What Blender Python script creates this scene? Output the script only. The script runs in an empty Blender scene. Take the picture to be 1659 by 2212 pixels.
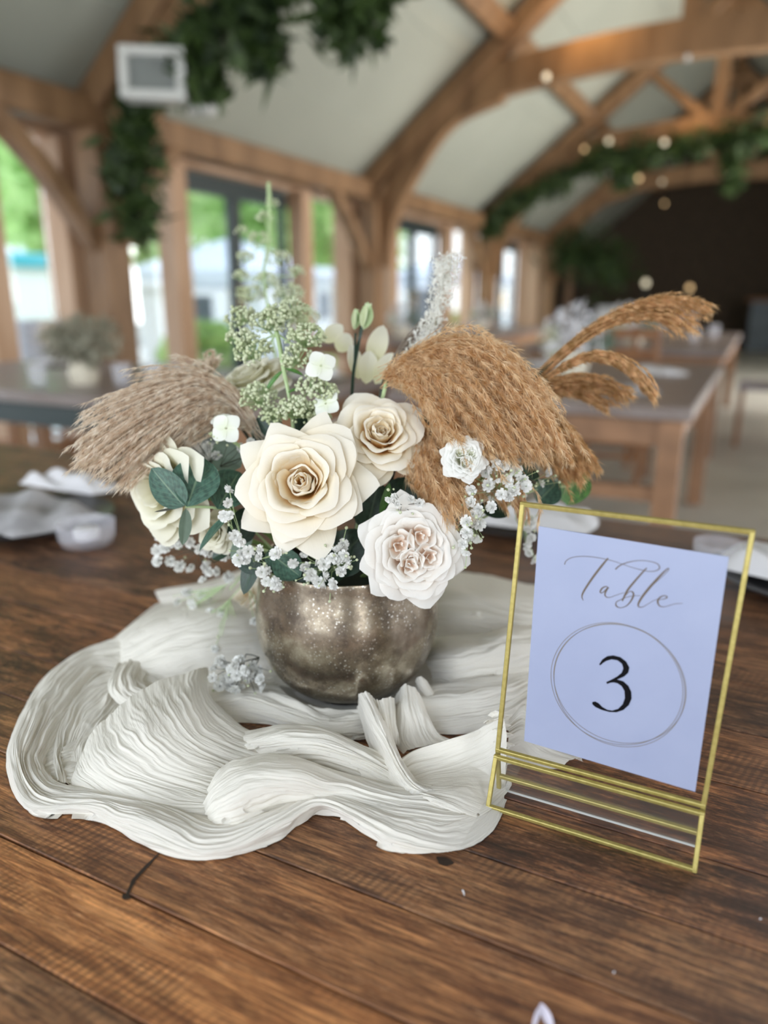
import bpy, bmesh, math, random
import numpy as np
from mathutils import Vector, Matrix
random.seed(7); RNG = np.random.default_rng(7)
S = bpy.context.scene; COL = S.collection
# ------------------------------------------------------------------ camera
TZ = 0.75                                   # height of the table tops
F = 1598.0; CX, CY = 829.5, 1106.0
CAM = np.array([0.0, 0.0, TZ + 0.33])
PITCH, YAW = math.radians(16), math.radians(26.5)
FW = np.array([-math.sin(YAW)*math.cos(PITCH), math.cos(YAW)*math.cos(PITCH), -math.sin(PITCH)])
RT = np.array([math.cos(YAW), math.sin(YAW), 0.0]); UP = np.cross(RT, FW)
cd = bpy.data.cameras.new('camera'); cam = bpy.data.objects.new('camera', cd); COL.objects.link(cam)
cam.location = CAM
cam.rotation_euler = Matrix(((RT[0], UP[0], -FW[0]), (RT[1], UP[1], -FW[1]), (RT[2], UP[2], -FW[2]))).to_euler()
cd.sensor_fit = 'VERTICAL'; cd.sensor_height = 36.0; cd.lens = F*36.0/2212.0
cd.clip_start = 0.02; cd.clip_end = 200
cd.dof.use_dof = True; cd.dof.focus_distance = 0.515; cd.dof.aperture_fstop = 2.8
S.camera = cam
# ------------------------------------------------------------------ light
w = bpy.data.worlds.new('sky'); S.world = w; w.use_nodes = True
nt = w.node_tree; bg = nt.nodes['Background']
tc = nt.nodes.new('ShaderNodeTexCoord'); sp = nt.nodes.new('ShaderNodeSeparateXYZ'); cr = nt.nodes.new('ShaderNodeValToRGB')
nt.links.new(tc.outputs['Generated'], sp.inputs[0]); nt.links.new(sp.outputs['Z'], cr.inputs[0]); nt.links.new(cr.outputs[0], bg.inputs[0])
cr.color_ramp.elements[0].color = (0.86, 0.90, 0.93, 1); cr.color_ramp.elements[1].color = (0.70, 0.82, 1.0, 1)
cr.color_ramp.elements[0].position = 0.0; cr.color_ramp.elements[1].position = 0.8
bg.inputs[1].default_value = 3.4
def area(name, loc, to, sx, sy, power, col):
    l = bpy.data.lights.new(name, 'AREA'); l.shape = 'RECTANGLE'; l.size = sx; l.size_y = sy; l.energy = power; l.color = col
    o = bpy.data.objects.new(name, l); COL.objects.link(o); o.location = loc
    o.rotation_euler = (Vector(to) - Vector(loc)).to_track_quat('-Z', 'Y').to_euler(); return o
# daylight coming through the glazed gable behind the photographer and the open doors on the right
area('gable_daylight', (-1.7, -2.45, 2.2), (-1.2, 3, 1.2), 1.5, 2.6, 34, (0.88, 0.93, 1.0))
area('corner_door_daylight', (2.3, -1.9, 1.35), (-1, 1.2, 1.0), 0.42, 2.0, 34, (0.90, 0.94, 1.0))
area('side_door_daylight', (2.3, 2.45, 1.35), (-2, 2.2, 1.2), 1.0, 2.0, 20, (0.95, 0.96, 1.0))
area('side_door_daylight_far', (2.3, 9.0, 1.35), (-2, 9.0, 1.4), 6.0, 1.9, 330, (1.0, 0.97, 0.92))
def pt(name, loc, power, col, r=.05):
    l = bpy.data.lights.new(name, 'POINT'); l.energy = power; l.color = col; l.shadow_soft_size = r; o = bpy.data.objects.new(name, l); COL.objects.link(o); o.location = loc
pt('truss_bulb_glow', (-1.75, 7.55, 3.55), 9, (1, .58, .2)); pt('truss_bulb_glow_far', (-1.2, 11.5, 3.45), 4, (1, .6, .25))
for i, y in enumerate((2.0, 6.0, 10.0, 14.0)):
    o = area('window_portal', (-4.62, y, 1.1), (0, y, 1.1), 3.9, 2.1, 1, (1, 1, 1)); o.data.cycles.is_portal = True
S.view_settings.view_transform = 'Standard'; S.view_settings.look = 'None'
S.view_settings.exposure = 0.10; S.view_settings.gamma = 1.0; S.view_settings.use_curve_mapping = False
S.cycles.max_bounces = 8; S.cycles.diffuse_bounces = 5; S.cycles.transparent_max_bounces = 24
S.cycles.sample_clamp_indirect = 6.0; S.cycles.use_denoising = True; S.cycles.caustics_refractive = False; S.cycles.caustics_reflective = False
# ------------------------------------------------------------------ helpers
def ray(x, y): return FW + RT*(x-CX)/F - UP*(y-CY)/F
def onz(x, y, z=TZ): r = ray(x, y); return CAM + r*(z-CAM[2])/r[2]
def onx(x, y, X): r = ray(x, y); return CAM + r*(X-CAM[0])/r[0]
def ony(x, y, Y): r = ray(x, y); return CAM + r*(Y-CAM[1])/r[1]
def at(x, y, d): return CAM + ray(x, y)*d
def unit(v): v = np.asarray(v, float); return v/max(1e-12, np.linalg.norm(v))

def mesh_from(name, V, Fc, uv=None, smooth=True):
    me = bpy.data.meshes.new(name)
    V = np.asarray(V, np.float32)
    if isinstance(Fc, np.ndarray):
        n = Fc.shape[1]; me.vertices.add(len(V)); me.vertices.foreach_set('co', V.ravel())
        me.loops.add(Fc.size); me.loops.foreach_set('vertex_index', Fc.astype(np.int32).ravel())
        me.polygons.add(len(Fc)); me.polygons.foreach_set('loop_start', np.arange(0, Fc.size, n, dtype=np.int32))
        me.update(calc_edges=True)
    else:
        me.from_pydata([tuple(map(float, v)) for v in V], [], [list(f) for f in Fc]); me.update()
    if uv is not None:
        l = me.uv_layers.new(name='UVMap'); idx = np.empty(len(me.loops), np.int32); me.loops.foreach_get('vertex_index', idx)
        l.data.foreach_set('uv', np.asarray(uv, np.float32)[idx].ravel())
    if smooth: me.polygons.foreach_set('use_smooth', np.ones(len(me.polygons), bool))
    me.update(); return me
def link(name, me, mat=None, parent=None, loc=None):
    o = bpy.data.objects.new(name, me); COL.objects.link(o)
    if mat is not None and me is not None and not me.materials: me.materials.append(mat)
    if parent is not None: o.parent = parent
    if loc is not None: o.location = loc
    return o
def empty(name, loc=(0, 0, 0)):
    o = bpy.data.objects.new(name, None); COL.objects.link(o); o.location = loc; o.empty_display_size = .02; return o
def tag(o, label=None, cat=None, group=None, kind=None):
    if label: o['label'] = label
    if cat: o['category'] = cat
    if group: o['group'] = group
    if kind: o['kind'] = kind
    return o
class MB:
    """collects geometry (world space) for ONE mesh"""
    def __init__(s): s.V = []; s.F = []; s.n = 0
    def add(s, V, Fc):
        V = np.asarray(V, float); s.V.append(V); s.F += [[i+s.n for i in f] for f in Fc]; s.n += len(V); return s
    def box(s, lo, hi, bevel=0.0):
        lo = np.array(lo, float); hi = np.array(hi, float)
        if bevel <= 0:
            P = [(x, y, z) for z in (lo[2], hi[2]) for y in (lo[1], hi[1]) for x in (lo[0], hi[0])]
            return s.add(P, [(0, 2, 3, 1), (4, 5, 7, 6), (0, 1, 5, 4), (2, 6, 7, 3), (0, 4, 6, 2), (1, 3, 7, 5)])
        b = bevel; z0, z1 = lo[2], hi[2]
        def ring(i, z): return [(lo[0]+i, lo[1]+i, z), (hi[0]-i, lo[1]+i, z), (hi[0]-i, hi[1]-i, z), (lo[0]+i, hi[1]-i, z)]
        P = ring(b, z0)+ring(0, z0+b)+ring(0, z1-b)+ring(b, z1)
        Fc = [(3, 2, 1, 0), (12, 13, 14, 15)]
        for k in range(3):
            for j in range(4): Fc.append((k*4+j, k*4+(j+1) % 4, (k+1)*4+(j+1) % 4, (k+1)*4+j))
        return s.add(P, Fc)
    def bar(s, a, b, w, h, up=(0, 0, 1), bevel=0.12):
        a = np.array(a, float); b = np.array(b, float); d = unit(b-a); sd = unit(np.cross(d, up)); u = np.cross(sd, d)
        c = bevel*min(w, h); q = [(-w/2+c, -h/2), (w/2-c, -h/2), (w/2, -h/2+c), (w/2, h/2-c), (w/2-c, h/2), (-w/2+c, h/2), (-w/2, h/2-c), (-w/2, -h/2+c)]
        P = [e+sd*x+u*y for e in (a, b) for x, y in q]
        return s.add(P, [tuple(range(7, -1, -1)), tuple(range(8, 16))]+[(i, (i+1) % 8, 8+(i+1) % 8, 8+i) for i in range(8)])
    def tube(s, pts, r, seg=6, caps=True):
        pts = np.asarray(pts, float); n = len(pts); r = np.full(n, r) if np.isscalar(r) else np.asarray(r, float)
        T = np.gradient(pts, axis=0); ref = np.array([.13, .27, .95]); P = []
        for i in range(n):
            t = unit(T[i]); a = unit(np.cross(t, ref)) if abs(t@unit(ref)) < .98 else unit(np.cross(t, (1, 0, 0))); b = np.cross(t, a)
            for k in range(seg):
                an = 2*math.pi*k/seg; P.append(pts[i]+r[i]*(a*math.cos(an)+b*math.sin(an)))
        Fc = [(i*seg+k, i*seg+(k+1) % seg, (i+1)*seg+(k+1) % seg, (i+1)*seg+k) for i in range(n-1) for k in range(seg)]
        if caps: Fc += [tuple(range(seg-1, -1, -1)), tuple(range((n-1)*seg, n*seg))]
        return s.add(P, Fc)
    def lathe(s, prof, c=(0, 0, 0), seg=32):
        P = []; m = len(prof)
        for r, z in prof:
            for k in range(seg):
                an = 2*math.pi*k/seg; P.append((c[0]+r*math.cos(an), c[1]+r*math.sin(an), c[2]+z))
        return s.add(P, [(i*seg+k, i*seg+(k+1) % seg, (i+1)*seg+(k+1) % seg, (i+1)*seg+k) for i in range(m-1) for k in range(seg)])
    def build(s, name, mat, parent=None, smooth=False):
        me = mesh_from(name, np.concatenate(s.V), s.F, smooth=smooth)
        if smooth:
            try: me.set_sharp_from_angle(angle=math.radians(50))
            except Exception: pass
        return link(name, me, mat, parent)
def spline(pts, n):
    """Catmull-Rom through pts (any dimension), n samples"""
    P = np.asarray(pts, float); k = len(P); P = np.vstack([2*P[0]-P[1], P, 2*P[-1]-P[-2]])
    t = np.linspace(0, k-1-1e-9, n); i = t.astype(int); f = (t-i)[:, None]
    a, b, c, d = P[i], P[i+1], P[i+2], P[i+3]
    return .5*((2*b)+(-a+c)*f+(2*a-5*b+4*c-d)*f**2+(-a+3*b-3*c+d)*f**3)
def vnoise(x, y, seed=0):
    """smooth 2-D value noise 0..1"""
    r = np.random.default_rng(seed); T = r.random((64, 64)); xi = np.floor(x).astype(int); yi = np.floor(y).astype(int)
    fx = x-xi; fy = y-yi; fx = fx*fx*(3-2*fx); fy = fy*fy*(3-2*fy)
    g = lambda a, b: T[a % 64, b % 64]
    return (g(xi, yi)*(1-fx)+g(xi+1, yi)*fx)*(1-fy)+(g(xi, yi+1)*(1-fx)+g(xi+1, yi+1)*fx)*fy
def grid_faces(nu, nv):
    i = np.arange(nu-1)[:, None]; j = np.arange(nv-1)[None, :]; a = i*nv+j
    return np.stack([a, a+1, a+nv+1, a+nv], -1).reshape(-1, 4)
# ------------------------------------------------------------------ materials
def mat(name, col=(.5, .5, .5), rough=.6, metal=0.0, spec=.5, trans=0.0, nscale=0, ncol=None, bump=0, bscale=None, sub=0, emit=None, coords='Object', stretch=None):
    m = bpy.data.materials.new(name); m.use_nodes = True; t = m.node_tree; N = t.nodes; L = t.links; b = N['Principled BSDF']; out = N['Material Output']
    b.inputs['Base Color'].default_value = (*col, 1); b.inputs['Roughness'].default_value = rough; b.inputs['Metallic'].default_value = metal
    b.inputs['Specular IOR Level'].default_value = spec
    if emit: b.inputs['Emission Color'].default_value = (*emit[:3], 1); b.inputs['Emission Strength'].default_value = emit[3]
    src = None
    if nscale or bump:
        c = N.new('ShaderNodeTexCoord'); src = c.outputs[coords]
        if stretch:
            mp = N.new('ShaderNodeMapping'); mp.inputs['Scale'].default_value = stretch; L.new(src, mp.inputs[0]); src = mp.outputs[0]
    if nscale:
        n = N.new('ShaderNodeTexNoise'); n.inputs['Scale'].default_value = nscale; n.inputs['Detail'].default_value = 5; L.new(src, n.inputs['Vector'])
        r = N.new('ShaderNodeValToRGB'); r.color_ramp.elements[0].color = (*(ncol or [x*.7 for x in col]), 1); r.color_ramp.elements[1].color = (*col, 1)
        r.color_ramp.elements[0].position = .35; r.color_ramp.elements[1].position = .65
        L.new(n.outputs['Fac'], r.inputs[0]); L.new(r.outputs[0], b.inputs['Base Color'])
    if bump:
        n2 = N.new('ShaderNodeTexNoise'); n2.inputs['Scale'].default_value = bscale or nscale or 50; n2.inputs['Detail'].default_value = 4; L.new(src, n2.inputs['Vector'])
        bp = N.new('ShaderNodeBump'); bp.inputs['Strength'].default_value = bump; bp.inputs['Distance'].default_value = .002; L.new(n2.outputs['Fac'], bp.inputs['Height']); L.new(bp.outputs[0], b.inputs['Normal'])
    if trans:
        tr = N.new('ShaderNodeBsdfTranslucent'); mx = N.new('ShaderNodeMixShader'); mx.inputs[0].default_value = trans
        tr.inputs[0].default_value = (*col, 1)
        if nscale: L.new(r.outputs[0], tr.inputs[0])
        L.new(b.outputs[0], mx.inputs[1]); L.new(tr.outputs[0], mx.inputs[2]); L.new(mx.outputs[0], out.inputs[0])
    return m
def glass_mat(name, tint=(1, 1, 1), gloss=.08, rough=.02):
    m = bpy.data.materials.new(name); m.use_nodes = True; t = m.node_tree; N = t.nodes; L = t.links; N.remove(N['Principled BSDF']); out = N['Material Output']
    tr = N.new('ShaderNodeBsdfTransparent'); tr.inputs[0].default_value = (*tint, 1); g = N.new('ShaderNodeBsdfGlossy'); g.inputs['Roughness'].default_value = rough
    fr = N.new('ShaderNodeFresnel'); fr.inputs[0].default_value = 1.45; mm = N.new('ShaderNodeMath'); mm.operation = 'MULTIPLY'; mm.inputs[1].default_value = gloss*10; mm.use_clamp = True
    mx = N.new('ShaderNodeMixShader'); L.new(fr.outputs[0], mm.inputs[0]); L.new(mm.outputs[0], mx.inputs[0]); L.new(tr.outputs[0], mx.inputs[1]); L.new(g.outputs[0], mx.inputs[2]); L.new(mx.outputs[0], out.inputs[0])
    return m
def ramp(t, stops):
    r = t.nodes.new('ShaderNodeValToRGB'); e = r.color_ramp.elements
    for i, (p, c) in enumerate(stops):
        el = e[i] if i < 2 else e.new(p)
        el.position = p; el.color = (*c, 1)
    return r
def table_wood():
    m = bpy.data.materials.new('reclaimed_wood'); m.use_nodes = True; t = m.node_tree; N = t.nodes; L = t.links; b = N['Principled BSDF']
    def nn(k): return N.new('ShaderNode'+k)
    def mapped(scale, off=None):
        mp = nn('Mapping'); mp.inputs['Scale'].default_value = scale; L.new(vec, mp.inputs[0]); return mp.outputs[0]
    c = nn('TexCoord'); oi = nn('ObjectInfo'); ad = nn('VectorMath'); ad.operation = 'ADD'; cm = nn('CombineXYZ'); ml = nn('Math'); ml.operation = 'MULTIPLY'; ml.inputs[1].default_value = 37.0
    L.new(oi.outputs['Random'], ml.inputs[0]); L.new(ml.outputs[0], cm.inputs[0]); L.new(ml.outputs[0], cm.inputs[2]); L.new(c.outputs['Object'], ad.inputs[0]); L.new(cm.outputs[0], ad.inputs[1]); vec = ad.outputs[0]
    def noise(scale, sc, det=6, rough=.6, dist=0):
        n = nn('TexNoise'); n.inputs['Scale'].default_value = sc; n.inputs['Detail'].default_value = det; n.inputs['Roughness'].default_value = rough; n.inputs['Distortion'].default_value = dist
        L.new(mapped(scale), n.inputs['Vector']); return n.outputs['Fac']
    grain = noise((7, 90, 90), 2.2, 10, .80, .5)
    fine = noise((14, 420, 420), 1.6, 4, .6)
    blotch = noise((5, 14, 14), 1.6, 6, .75, .4)
    streak = noise((22, 170, 170), 2.0, 10, .88, .3)
    saw = nn('TexWave'); saw.wave_type = 'BANDS'; saw.bands_direction = 'X'; saw.inputs['Scale'].default_value = 62; saw.inputs['Distortion'].default_value = 2.5; saw.inputs['Detail'].default_value = 3; saw.inputs['Detail Scale'].default_value = 1.2
    mp = nn('Mapping'); mp.inputs['Rotation'].default_value = (0, 0, .28); L.new(vec, mp.inputs[0]); L.new(mp.outputs[0], saw.inputs['Vector'])
    def mix(f, a, bb, mode='MIX'):
        x = nn('Mix'); x.data_type = 'RGBA'; x.blend_type = mode
        for s, v in ((0, f), (6, a), (7, bb)):
            if hasattr(v, 'links'): L.new(v, x.inputs[s])
            elif s == 0: x.inputs[0].default_value = v
            else: x.inputs[s].default_value = (*v, 1)
        return x.outputs[2]
    def rmp(f, stops): r = ramp(t, stops); L.new(f, r.inputs[0]); return r.outputs[0]
    light = rmp(grain, [(.37, (.070, .030, .014)), (.47, (.165, .078, .036)), (.60, (.40, .225, .110))])
    dark = rmp(grain, [(.38, (.012, .007, .005)), (.50, (.060, .029, .017)), (.64, (.20, .105, .055))])
    base = mix(rmp(blotch, [(.45, (0, 0, 0)), (.53, (1, 1, 1))]), light, dark)
    base = mix(oi.outputs['Alpha'], base, light)
    st = rmp(streak, [(.475, (0, 0, 0)), (.53, (1, 1, 1))]); bl2 = noise((7, 18, 18), 1.1, 6, .75); gate = rmp(bl2, [(.42, (.15, .15, .15)), (.54, (.95, .95, .95))])
    mm = nn('Math'); mm.operation = 'MULTIPLY'; L.new(st, mm.inputs[0]); L.new(gate, mm.inputs[1])
    m6 = nn('Math'); m6.operation = 'MULTIPLY_ADD'; m6.inputs[1].default_value = -.8; m6.inputs[2].default_value = 1.0; L.new(oi.outputs['Alpha'], m6.inputs[0]); m7 = nn('Math'); m7.operation = 'MULTIPLY'; L.new(mm.outputs[0], m7.inputs[0]); L.new(m6.outputs[0], m7.inputs[1])
    base = mix(m7.outputs[0], base, (.020, .011, .008))
    st2 = rmp(noise((30, 240, 240), 1.7, 8, .85, .2), [(.53, (0, 0, 0)), (.60, (.75, .75, .75))]); g2 = rmp(noise((8, 20, 20), 1.4, 5, .7), [(.47, (0, 0, 0)), (.56, (1, 1, 1))])
    m4 = nn('Math'); m4.operation = 'MULTIPLY'; L.new(st2, m4.inputs[0]); L.new(g2, m4.inputs[1]); base = mix(m4.outputs[0], base, (.36, .225, .135))
    sg = noise((5, 11, 11), 1.3, 3, .6); sgr = rmp(sg, [(.5, (0, 0, 0)), (.62, (.55, .55, .55))]); sw = rmp(saw.outputs['Fac'], [(.25, (0, 0, 0)), (.75, (1, 1, 1))])
    m3 = nn('Math'); m3.operation = 'MULTIPLY'; L.new(sgr, m3.inputs[0]); L.new(sw, m3.inputs[1])
    base = mix(m3.outputs[0], base, (.06, .03, .017))
    base = mix(1.0, base, oi.outputs['Color'], 'MULTIPLY')
    base = mix(rmp(fine, [(.36, (.5, .5, .5)), (.6, (0, 0, 0))]), base, (.02, .011, .008))
    L.new(base, b.inputs['Base Color'])
    L.new(rmp(streak, [(.3, (.34, .34, .34)), (.7, (.52, .52, .52))]), b.inputs['Roughness'])
    b.inputs['Specular IOR Level'].default_value = .55
    bp = nn('Bump'); bp.inputs['Strength'].default_value = .35; bp.inputs['Distance'].default_value = .0012; L.new(streak, bp.inputs['Height'])
    bq = nn('Bump'); bq.inputs['Strength'].default_value = .25; bq.inputs['Distance'].default_value = .0006; L.new(fine, bq.inputs['Height']); L.new(bp.outputs[0], bq.inputs['Normal']); L.new(bq.outputs[0], b.inputs['Normal'])
    return m
def petal_mat(name, base, mid, tip, trans=.28, rough=.55):
    m = bpy.data.materials.new(name); m.use_nodes = True; t = m.node_tree; N = t.nodes; L = t.links; b = N['Principled BSDF']; out = N['Material Output']
    uv = N.new('ShaderNodeTexCoord'); s = N.new('ShaderNodeSeparateXYZ'); L.new(uv.outputs['UV'], s.inputs[0])
    r = ramp(t, [(.25, base), (.95, tip), (.6, mid)]); L.new(s.outputs['Y'], r.inputs[0]); L.new(r.outputs[0], b.inputs['Base Color'])
    b.inputs['Roughness'].default_value = rough; b.inputs['Specular IOR Level'].default_value = .25
    mp = N.new('ShaderNodeMapping'); mp.inputs['Scale'].default_value = (26, 3, 1); L.new(uv.outputs['UV'], mp.inputs[0])
    n = N.new('ShaderNodeTexNoise'); n.inputs['Scale'].default_value = 1.5; L.new(mp.outputs[0], n.inputs['Vector'])
    bp = N.new('ShaderNodeBump'); bp.inputs['Strength'].default_value = .25; bp.inputs['Distance'].default_value = .0006; L.new(n.outputs['Fac'], bp.inputs['Height']); L.new(bp.outputs[0], b.inputs['Normal'])
    tr = N.new('ShaderNodeBsdfTranslucent'); L.new(r.outputs[0], tr.inputs[0]); mx = N.new('ShaderNodeMixShader'); mx.inputs[0].default_value = trans
    L.new(b.outputs[0], mx.inputs[1]); L.new(tr.outputs[0], mx.inputs[2]); L.new(mx.outputs[0], out.inputs[0]); return m
def leaf_mat(name, col, vein, rough=.42, trans=.08):
    m = bpy.data.materials.new(name); m.use_nodes = True; t = m.node_tree; N = t.nodes; L = t.links; b = N['Principled BSDF']; out = N['Material Output']
    uv = N.new('ShaderNodeTexCoord'); s = N.new('ShaderNodeSeparateXYZ'); L.new(uv.outputs['UV'], s.inputs[0])
    def mt(op, *a):
        q = N.new('ShaderNodeMath'); q.operation = op
        for i, v in enumerate(a):
            if hasattr(v, 'links'): L.new(v, q.inputs[i])
            else: q.inputs[i].default_value = v
        return q.outputs[0]
    ax = mt('ABSOLUTE', mt('SUBTRACT', s.outputs['X'], .5)); mid = mt('LESS_THAN', ax, .022)
    side = mt('GREATER_THAN', mt('SINE', mt('MULTIPLY', mt('SUBTRACT', s.outputs['Y'], mt('MULTIPLY', ax, .9)), 46.0)), .93)
    f = mt('MAXIMUM', mid, mt('MULTIPLY', side, .35)); n = N.new('ShaderNodeTexNoise'); n.inputs['Scale'].default_value = 9; n.inputs['Detail'].default_value = 6; L.new(uv.outputs['UV'], n.inputs['Vector'])
    r = ramp(t, [(.35, [c*.6 for c in col]), (.65, [c*1.35 for c in col])]); L.new(n.outputs['Fac'], r.inputs[0]); x = N.new('ShaderNodeMix'); x.data_type = 'RGBA'; L.new(f, x.inputs[0]); L.new(r.outputs[0], x.inputs[6]); x.inputs[7].default_value = (*vein, 1); L.new(x.outputs[2], b.inputs['Base Color'])
    b.inputs['Roughness'].default_value = rough; bp = N.new('ShaderNodeBump'); bp.inputs['Strength'].default_value = .3; bp.inputs['Distance'].default_value = .0006; L.new(n.outputs['Fac'], bp.inputs['Height']); L.new(bp.outputs[0], b.inputs['Normal'])
    tr = N.new('ShaderNodeBsdfTranslucent'); L.new(x.outputs[2], tr.inputs[0]); mx = N.new('ShaderNodeMixShader'); mx.inputs[0].default_value = trans; L.new(b.outputs[0], mx.inputs[1]); L.new(tr.outputs[0], mx.inputs[2]); L.new(mx.outputs[0], out.inputs[0]); return m
def cloth_mat():
    m = mat('gauze', (.93, .895, .82), .9, spec=.1); t = m.node_tree; N = t.nodes; L = t.links; b = N['Principled BSDF']; out = N['Material Output']
    uv = N.new('ShaderNodeTexCoord'); prev = None
    for sc, dist, st in (((22, 420, 1), .0012, .5), ((90, 900, 1), .0006, .5), ((900, 1100, 1), .0002, .4)):
        mp = N.new('ShaderNodeMapping'); mp.inputs['Scale'].default_value = sc; L.new(uv.outputs['UV'], mp.inputs[0])
        n = N.new('ShaderNodeTexNoise'); n.inputs['Scale'].default_value = 1; n.inputs['Detail'].default_value = 4; n.inputs['Distortion'].default_value = .4; L.new(mp.outputs[0], n.inputs['Vector'])
        bp = N.new('ShaderNodeBump'); bp.inputs['Strength'].default_value = st; bp.inputs['Distance'].default_value = dist; L.new(n.outputs['Fac'], bp.inputs['Height'])
        if prev: L.new(prev, bp.inputs['Normal'])
        prev = bp.outputs[0]
    L.new(prev, b.inputs['Normal'])
    tr = N.new('ShaderNodeBsdfTranslucent'); tr.inputs[0].default_value = (.86, .82, .74, 1); mx = N.new('ShaderNodeMixShader'); mx.inputs[0].default_value = .18
    L.new(b.outputs[0], mx.inputs[1]); L.new(tr.outputs[0], mx.inputs[2]); L.new(mx.outputs[0], out.inputs[0]); return m
M = dict(
    oak=mat('oak_timber', (.33, .19, .095), .6, nscale=6, ncol=(.20, .11, .052), stretch=(1, 1, .25), bump=.3, bscale=30),
    oak_pale=mat('oak_pale', (.62, .41, .27), .6, nscale=5, ncol=(.48, .29, .17), stretch=(1, 1, .2)),
    panel=mat('roof_board', (.455, .475, .405), .7, nscale=1.2, ncol=(.42, .44, .375)),
    char=mat('charred_knot', (.028, .016, .010), .6), dark=mat('dark_frame', (.030, .045, .045), .45),
    floor=mat('floor_stone', (.60, .57, .50), .35, nscale=3, ncol=(.50, .47, .41)),
    gable=mat('dark_boarding', (.10, .070, .045), .8, nscale=9, ncol=(.06, .042, .028)),
    glass=glass_mat('pane_glass', (.96, .98, .98), .05),
    acrylic=glass_mat('acrylic', (.985, .985, .985), .016, .01),
    wood=table_wood(),
    ground=mat('gravel', (.80, .80, .78), .9, nscale=12, ncol=(.70, .69, .66)),
    grass=mat('turf', (.40, .58, .18), .9, nscale=6, ncol=(.28, .46, .12), trans=.2),
    tree=mat('tree_leaf', (.62, .80, .36), .7, nscale=1.3, ncol=(.40, .60, .22), trans=.5),
    ivy=mat('garland_leaf', (.055, .10, .018), .6, nscale=9, ncol=(.012, .028, .008)),
    bark=mat('bark', (.10, .07, .05), .9, nscale=20),
    teal=mat('teal_paint', (.07, .42, .50), .5), white=mat('white_paint', (.80, .80, .78), .5), canvas=mat('marquee_canvas', (.74, .77, .84), .7),
    cabin=mat('grey_cladding', (.20, .24, .28), .7, nscale=8), lamp=mat('warm_bulb', (1, .8, .5), .5, emit=(1, .62, .28, 1.0)), lampw=mat('cool_bulb', (1, .95, .8), .5, emit=(1, .86, .58, .8)),
    chrome=mat('bronzed_steel', (.5, .4, .25), .25, 1), white_plastic=mat('white_plastic', (.72, .73, .70), .4), grille=mat('grille_mesh', (.24, .26, .25), .6, bump=.5, bscale=300),
    gold=mat('gold_foil', (.50, .415, .14), .42, .5, nscale=300, ncol=(.41, .335, .10)),
    card=mat('lilac_card', (.355, .395, .555), .5, spec=.3, nscale=22, ncol=(.33, .37, .53)),
    ink=mat('black_ink', (.006, .0055, .007), .8, spec=.1), bronze_ink=mat('bronze_ink', (.12, .09, .065), .45, .2), ring_ink=mat('gold_ink', (.22, .19, .15), .4, .2),
    rose=petal_mat('rose_petal', (.95, .66, .28), (.94, .84, .64), (.93, .885, .79)),
    rose_pink=petal_mat('blush_petal', (.94, .76, .62), (.93, .86, .78), (.93, .91, .87)),
    rose_white=petal_mat('white_petal', (.84, .86, .70), (.92, .92, .87), (.93, .93, .90)),
    rose_green=petal_mat('ivory_petal', (.78, .76, .50), (.86, .83, .66), (.88, .86, .74)),
    florets=petal_mat('floret_petal', (.78, .82, .62), (.84, .86, .78), (.86, .87, .82), .15),
    breath=mat('breath_petal', (.92, .92, .90), .6, trans=.25), bud=mat('bud_green', (.68, .72, .52), .55, nscale=60, ncol=(.52, .58, .34), trans=.1),
    stem=mat('green_stem', (.22, .34, .11), .5, nscale=40, ncol=(.15, .25, .07)), stem_dark=mat('dark_stem', (.05, .05, .03), .6), stem_pale=mat('pale_stem', (.42, .54, .28), .5),
    euc=mat('eucalyptus_leaf', (.060, .135, .095), .42, nscale=70, ncol=(.040, .095, .070), bump=.25, bscale=260), leaf=mat('green_leaf', (.10, .25, .055), .45, nscale=50, ncol=(.07, .18, .04), trans=.2),
    euc_back=mat('grey_leaf', (.20, .28, .21), .5, nscale=60, trans=.1), leaf_dark=mat('dark_leaf', (.022, .055, .032), .45),
    gold_hair=mat('golden_pampas', (.97, .82, .60), .6, nscale=170, ncol=(.72, .47, .23), trans=.58), taupe_hair=mat('taupe_pampas', (.99, .93, .84), .6, nscale=190, ncol=(.76, .62, .48), trans=.62),
    reed_hair=mat('amber_reed', (.92, .66, .38), .6, nscale=150, ncol=(.56, .33, .13), trans=.45), grey_hair=mat('grey_reed', (.38, .31, .25), .8, trans=.2),
    lace=mat('bleached_fern', (.86, .85, .80), .45, trans=.35), cloth=cloth_mat(),
    plate=mat('black_plate', (.03, .03, .035), .3), napkin=mat('grey_napkin', (.50, .49, .51), .9, nscale=30), napkin_white=mat('white_napkin', (.80, .79, .82), .9), tumbler=mat('tumbler_glass', (.82, .81, .90), .15, trans=.75),
    chair=mat('chestnut_chair', (.34, .155, .06), .5, nscale=12, ncol=(.24, .10, .04)), seat_pad=mat('grey_seat', (.33, .31, .36), .9), topgrey=mat('worn_tabletop', (.30, .26, .25), .35, nscale=7, ncol=(.20, .15, .13), stretch=(.4, 6, 1)), leg_wood=mat('leg_wood', (.36, .19, .10), .55, nscale=10),
    sage=mat('sage_foliage', (.46, .46, .36), .8, nscale=30, ncol=(.32, .29, .22), trans=.3), cream=mat('cream_ceramic', (.78, .72, .58), .4), foam=mat('floral_foam', (.012, .022, .014), .9),
    scrap=mat('lilac_petal', (.75, .70, .82), .6),
)
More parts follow.
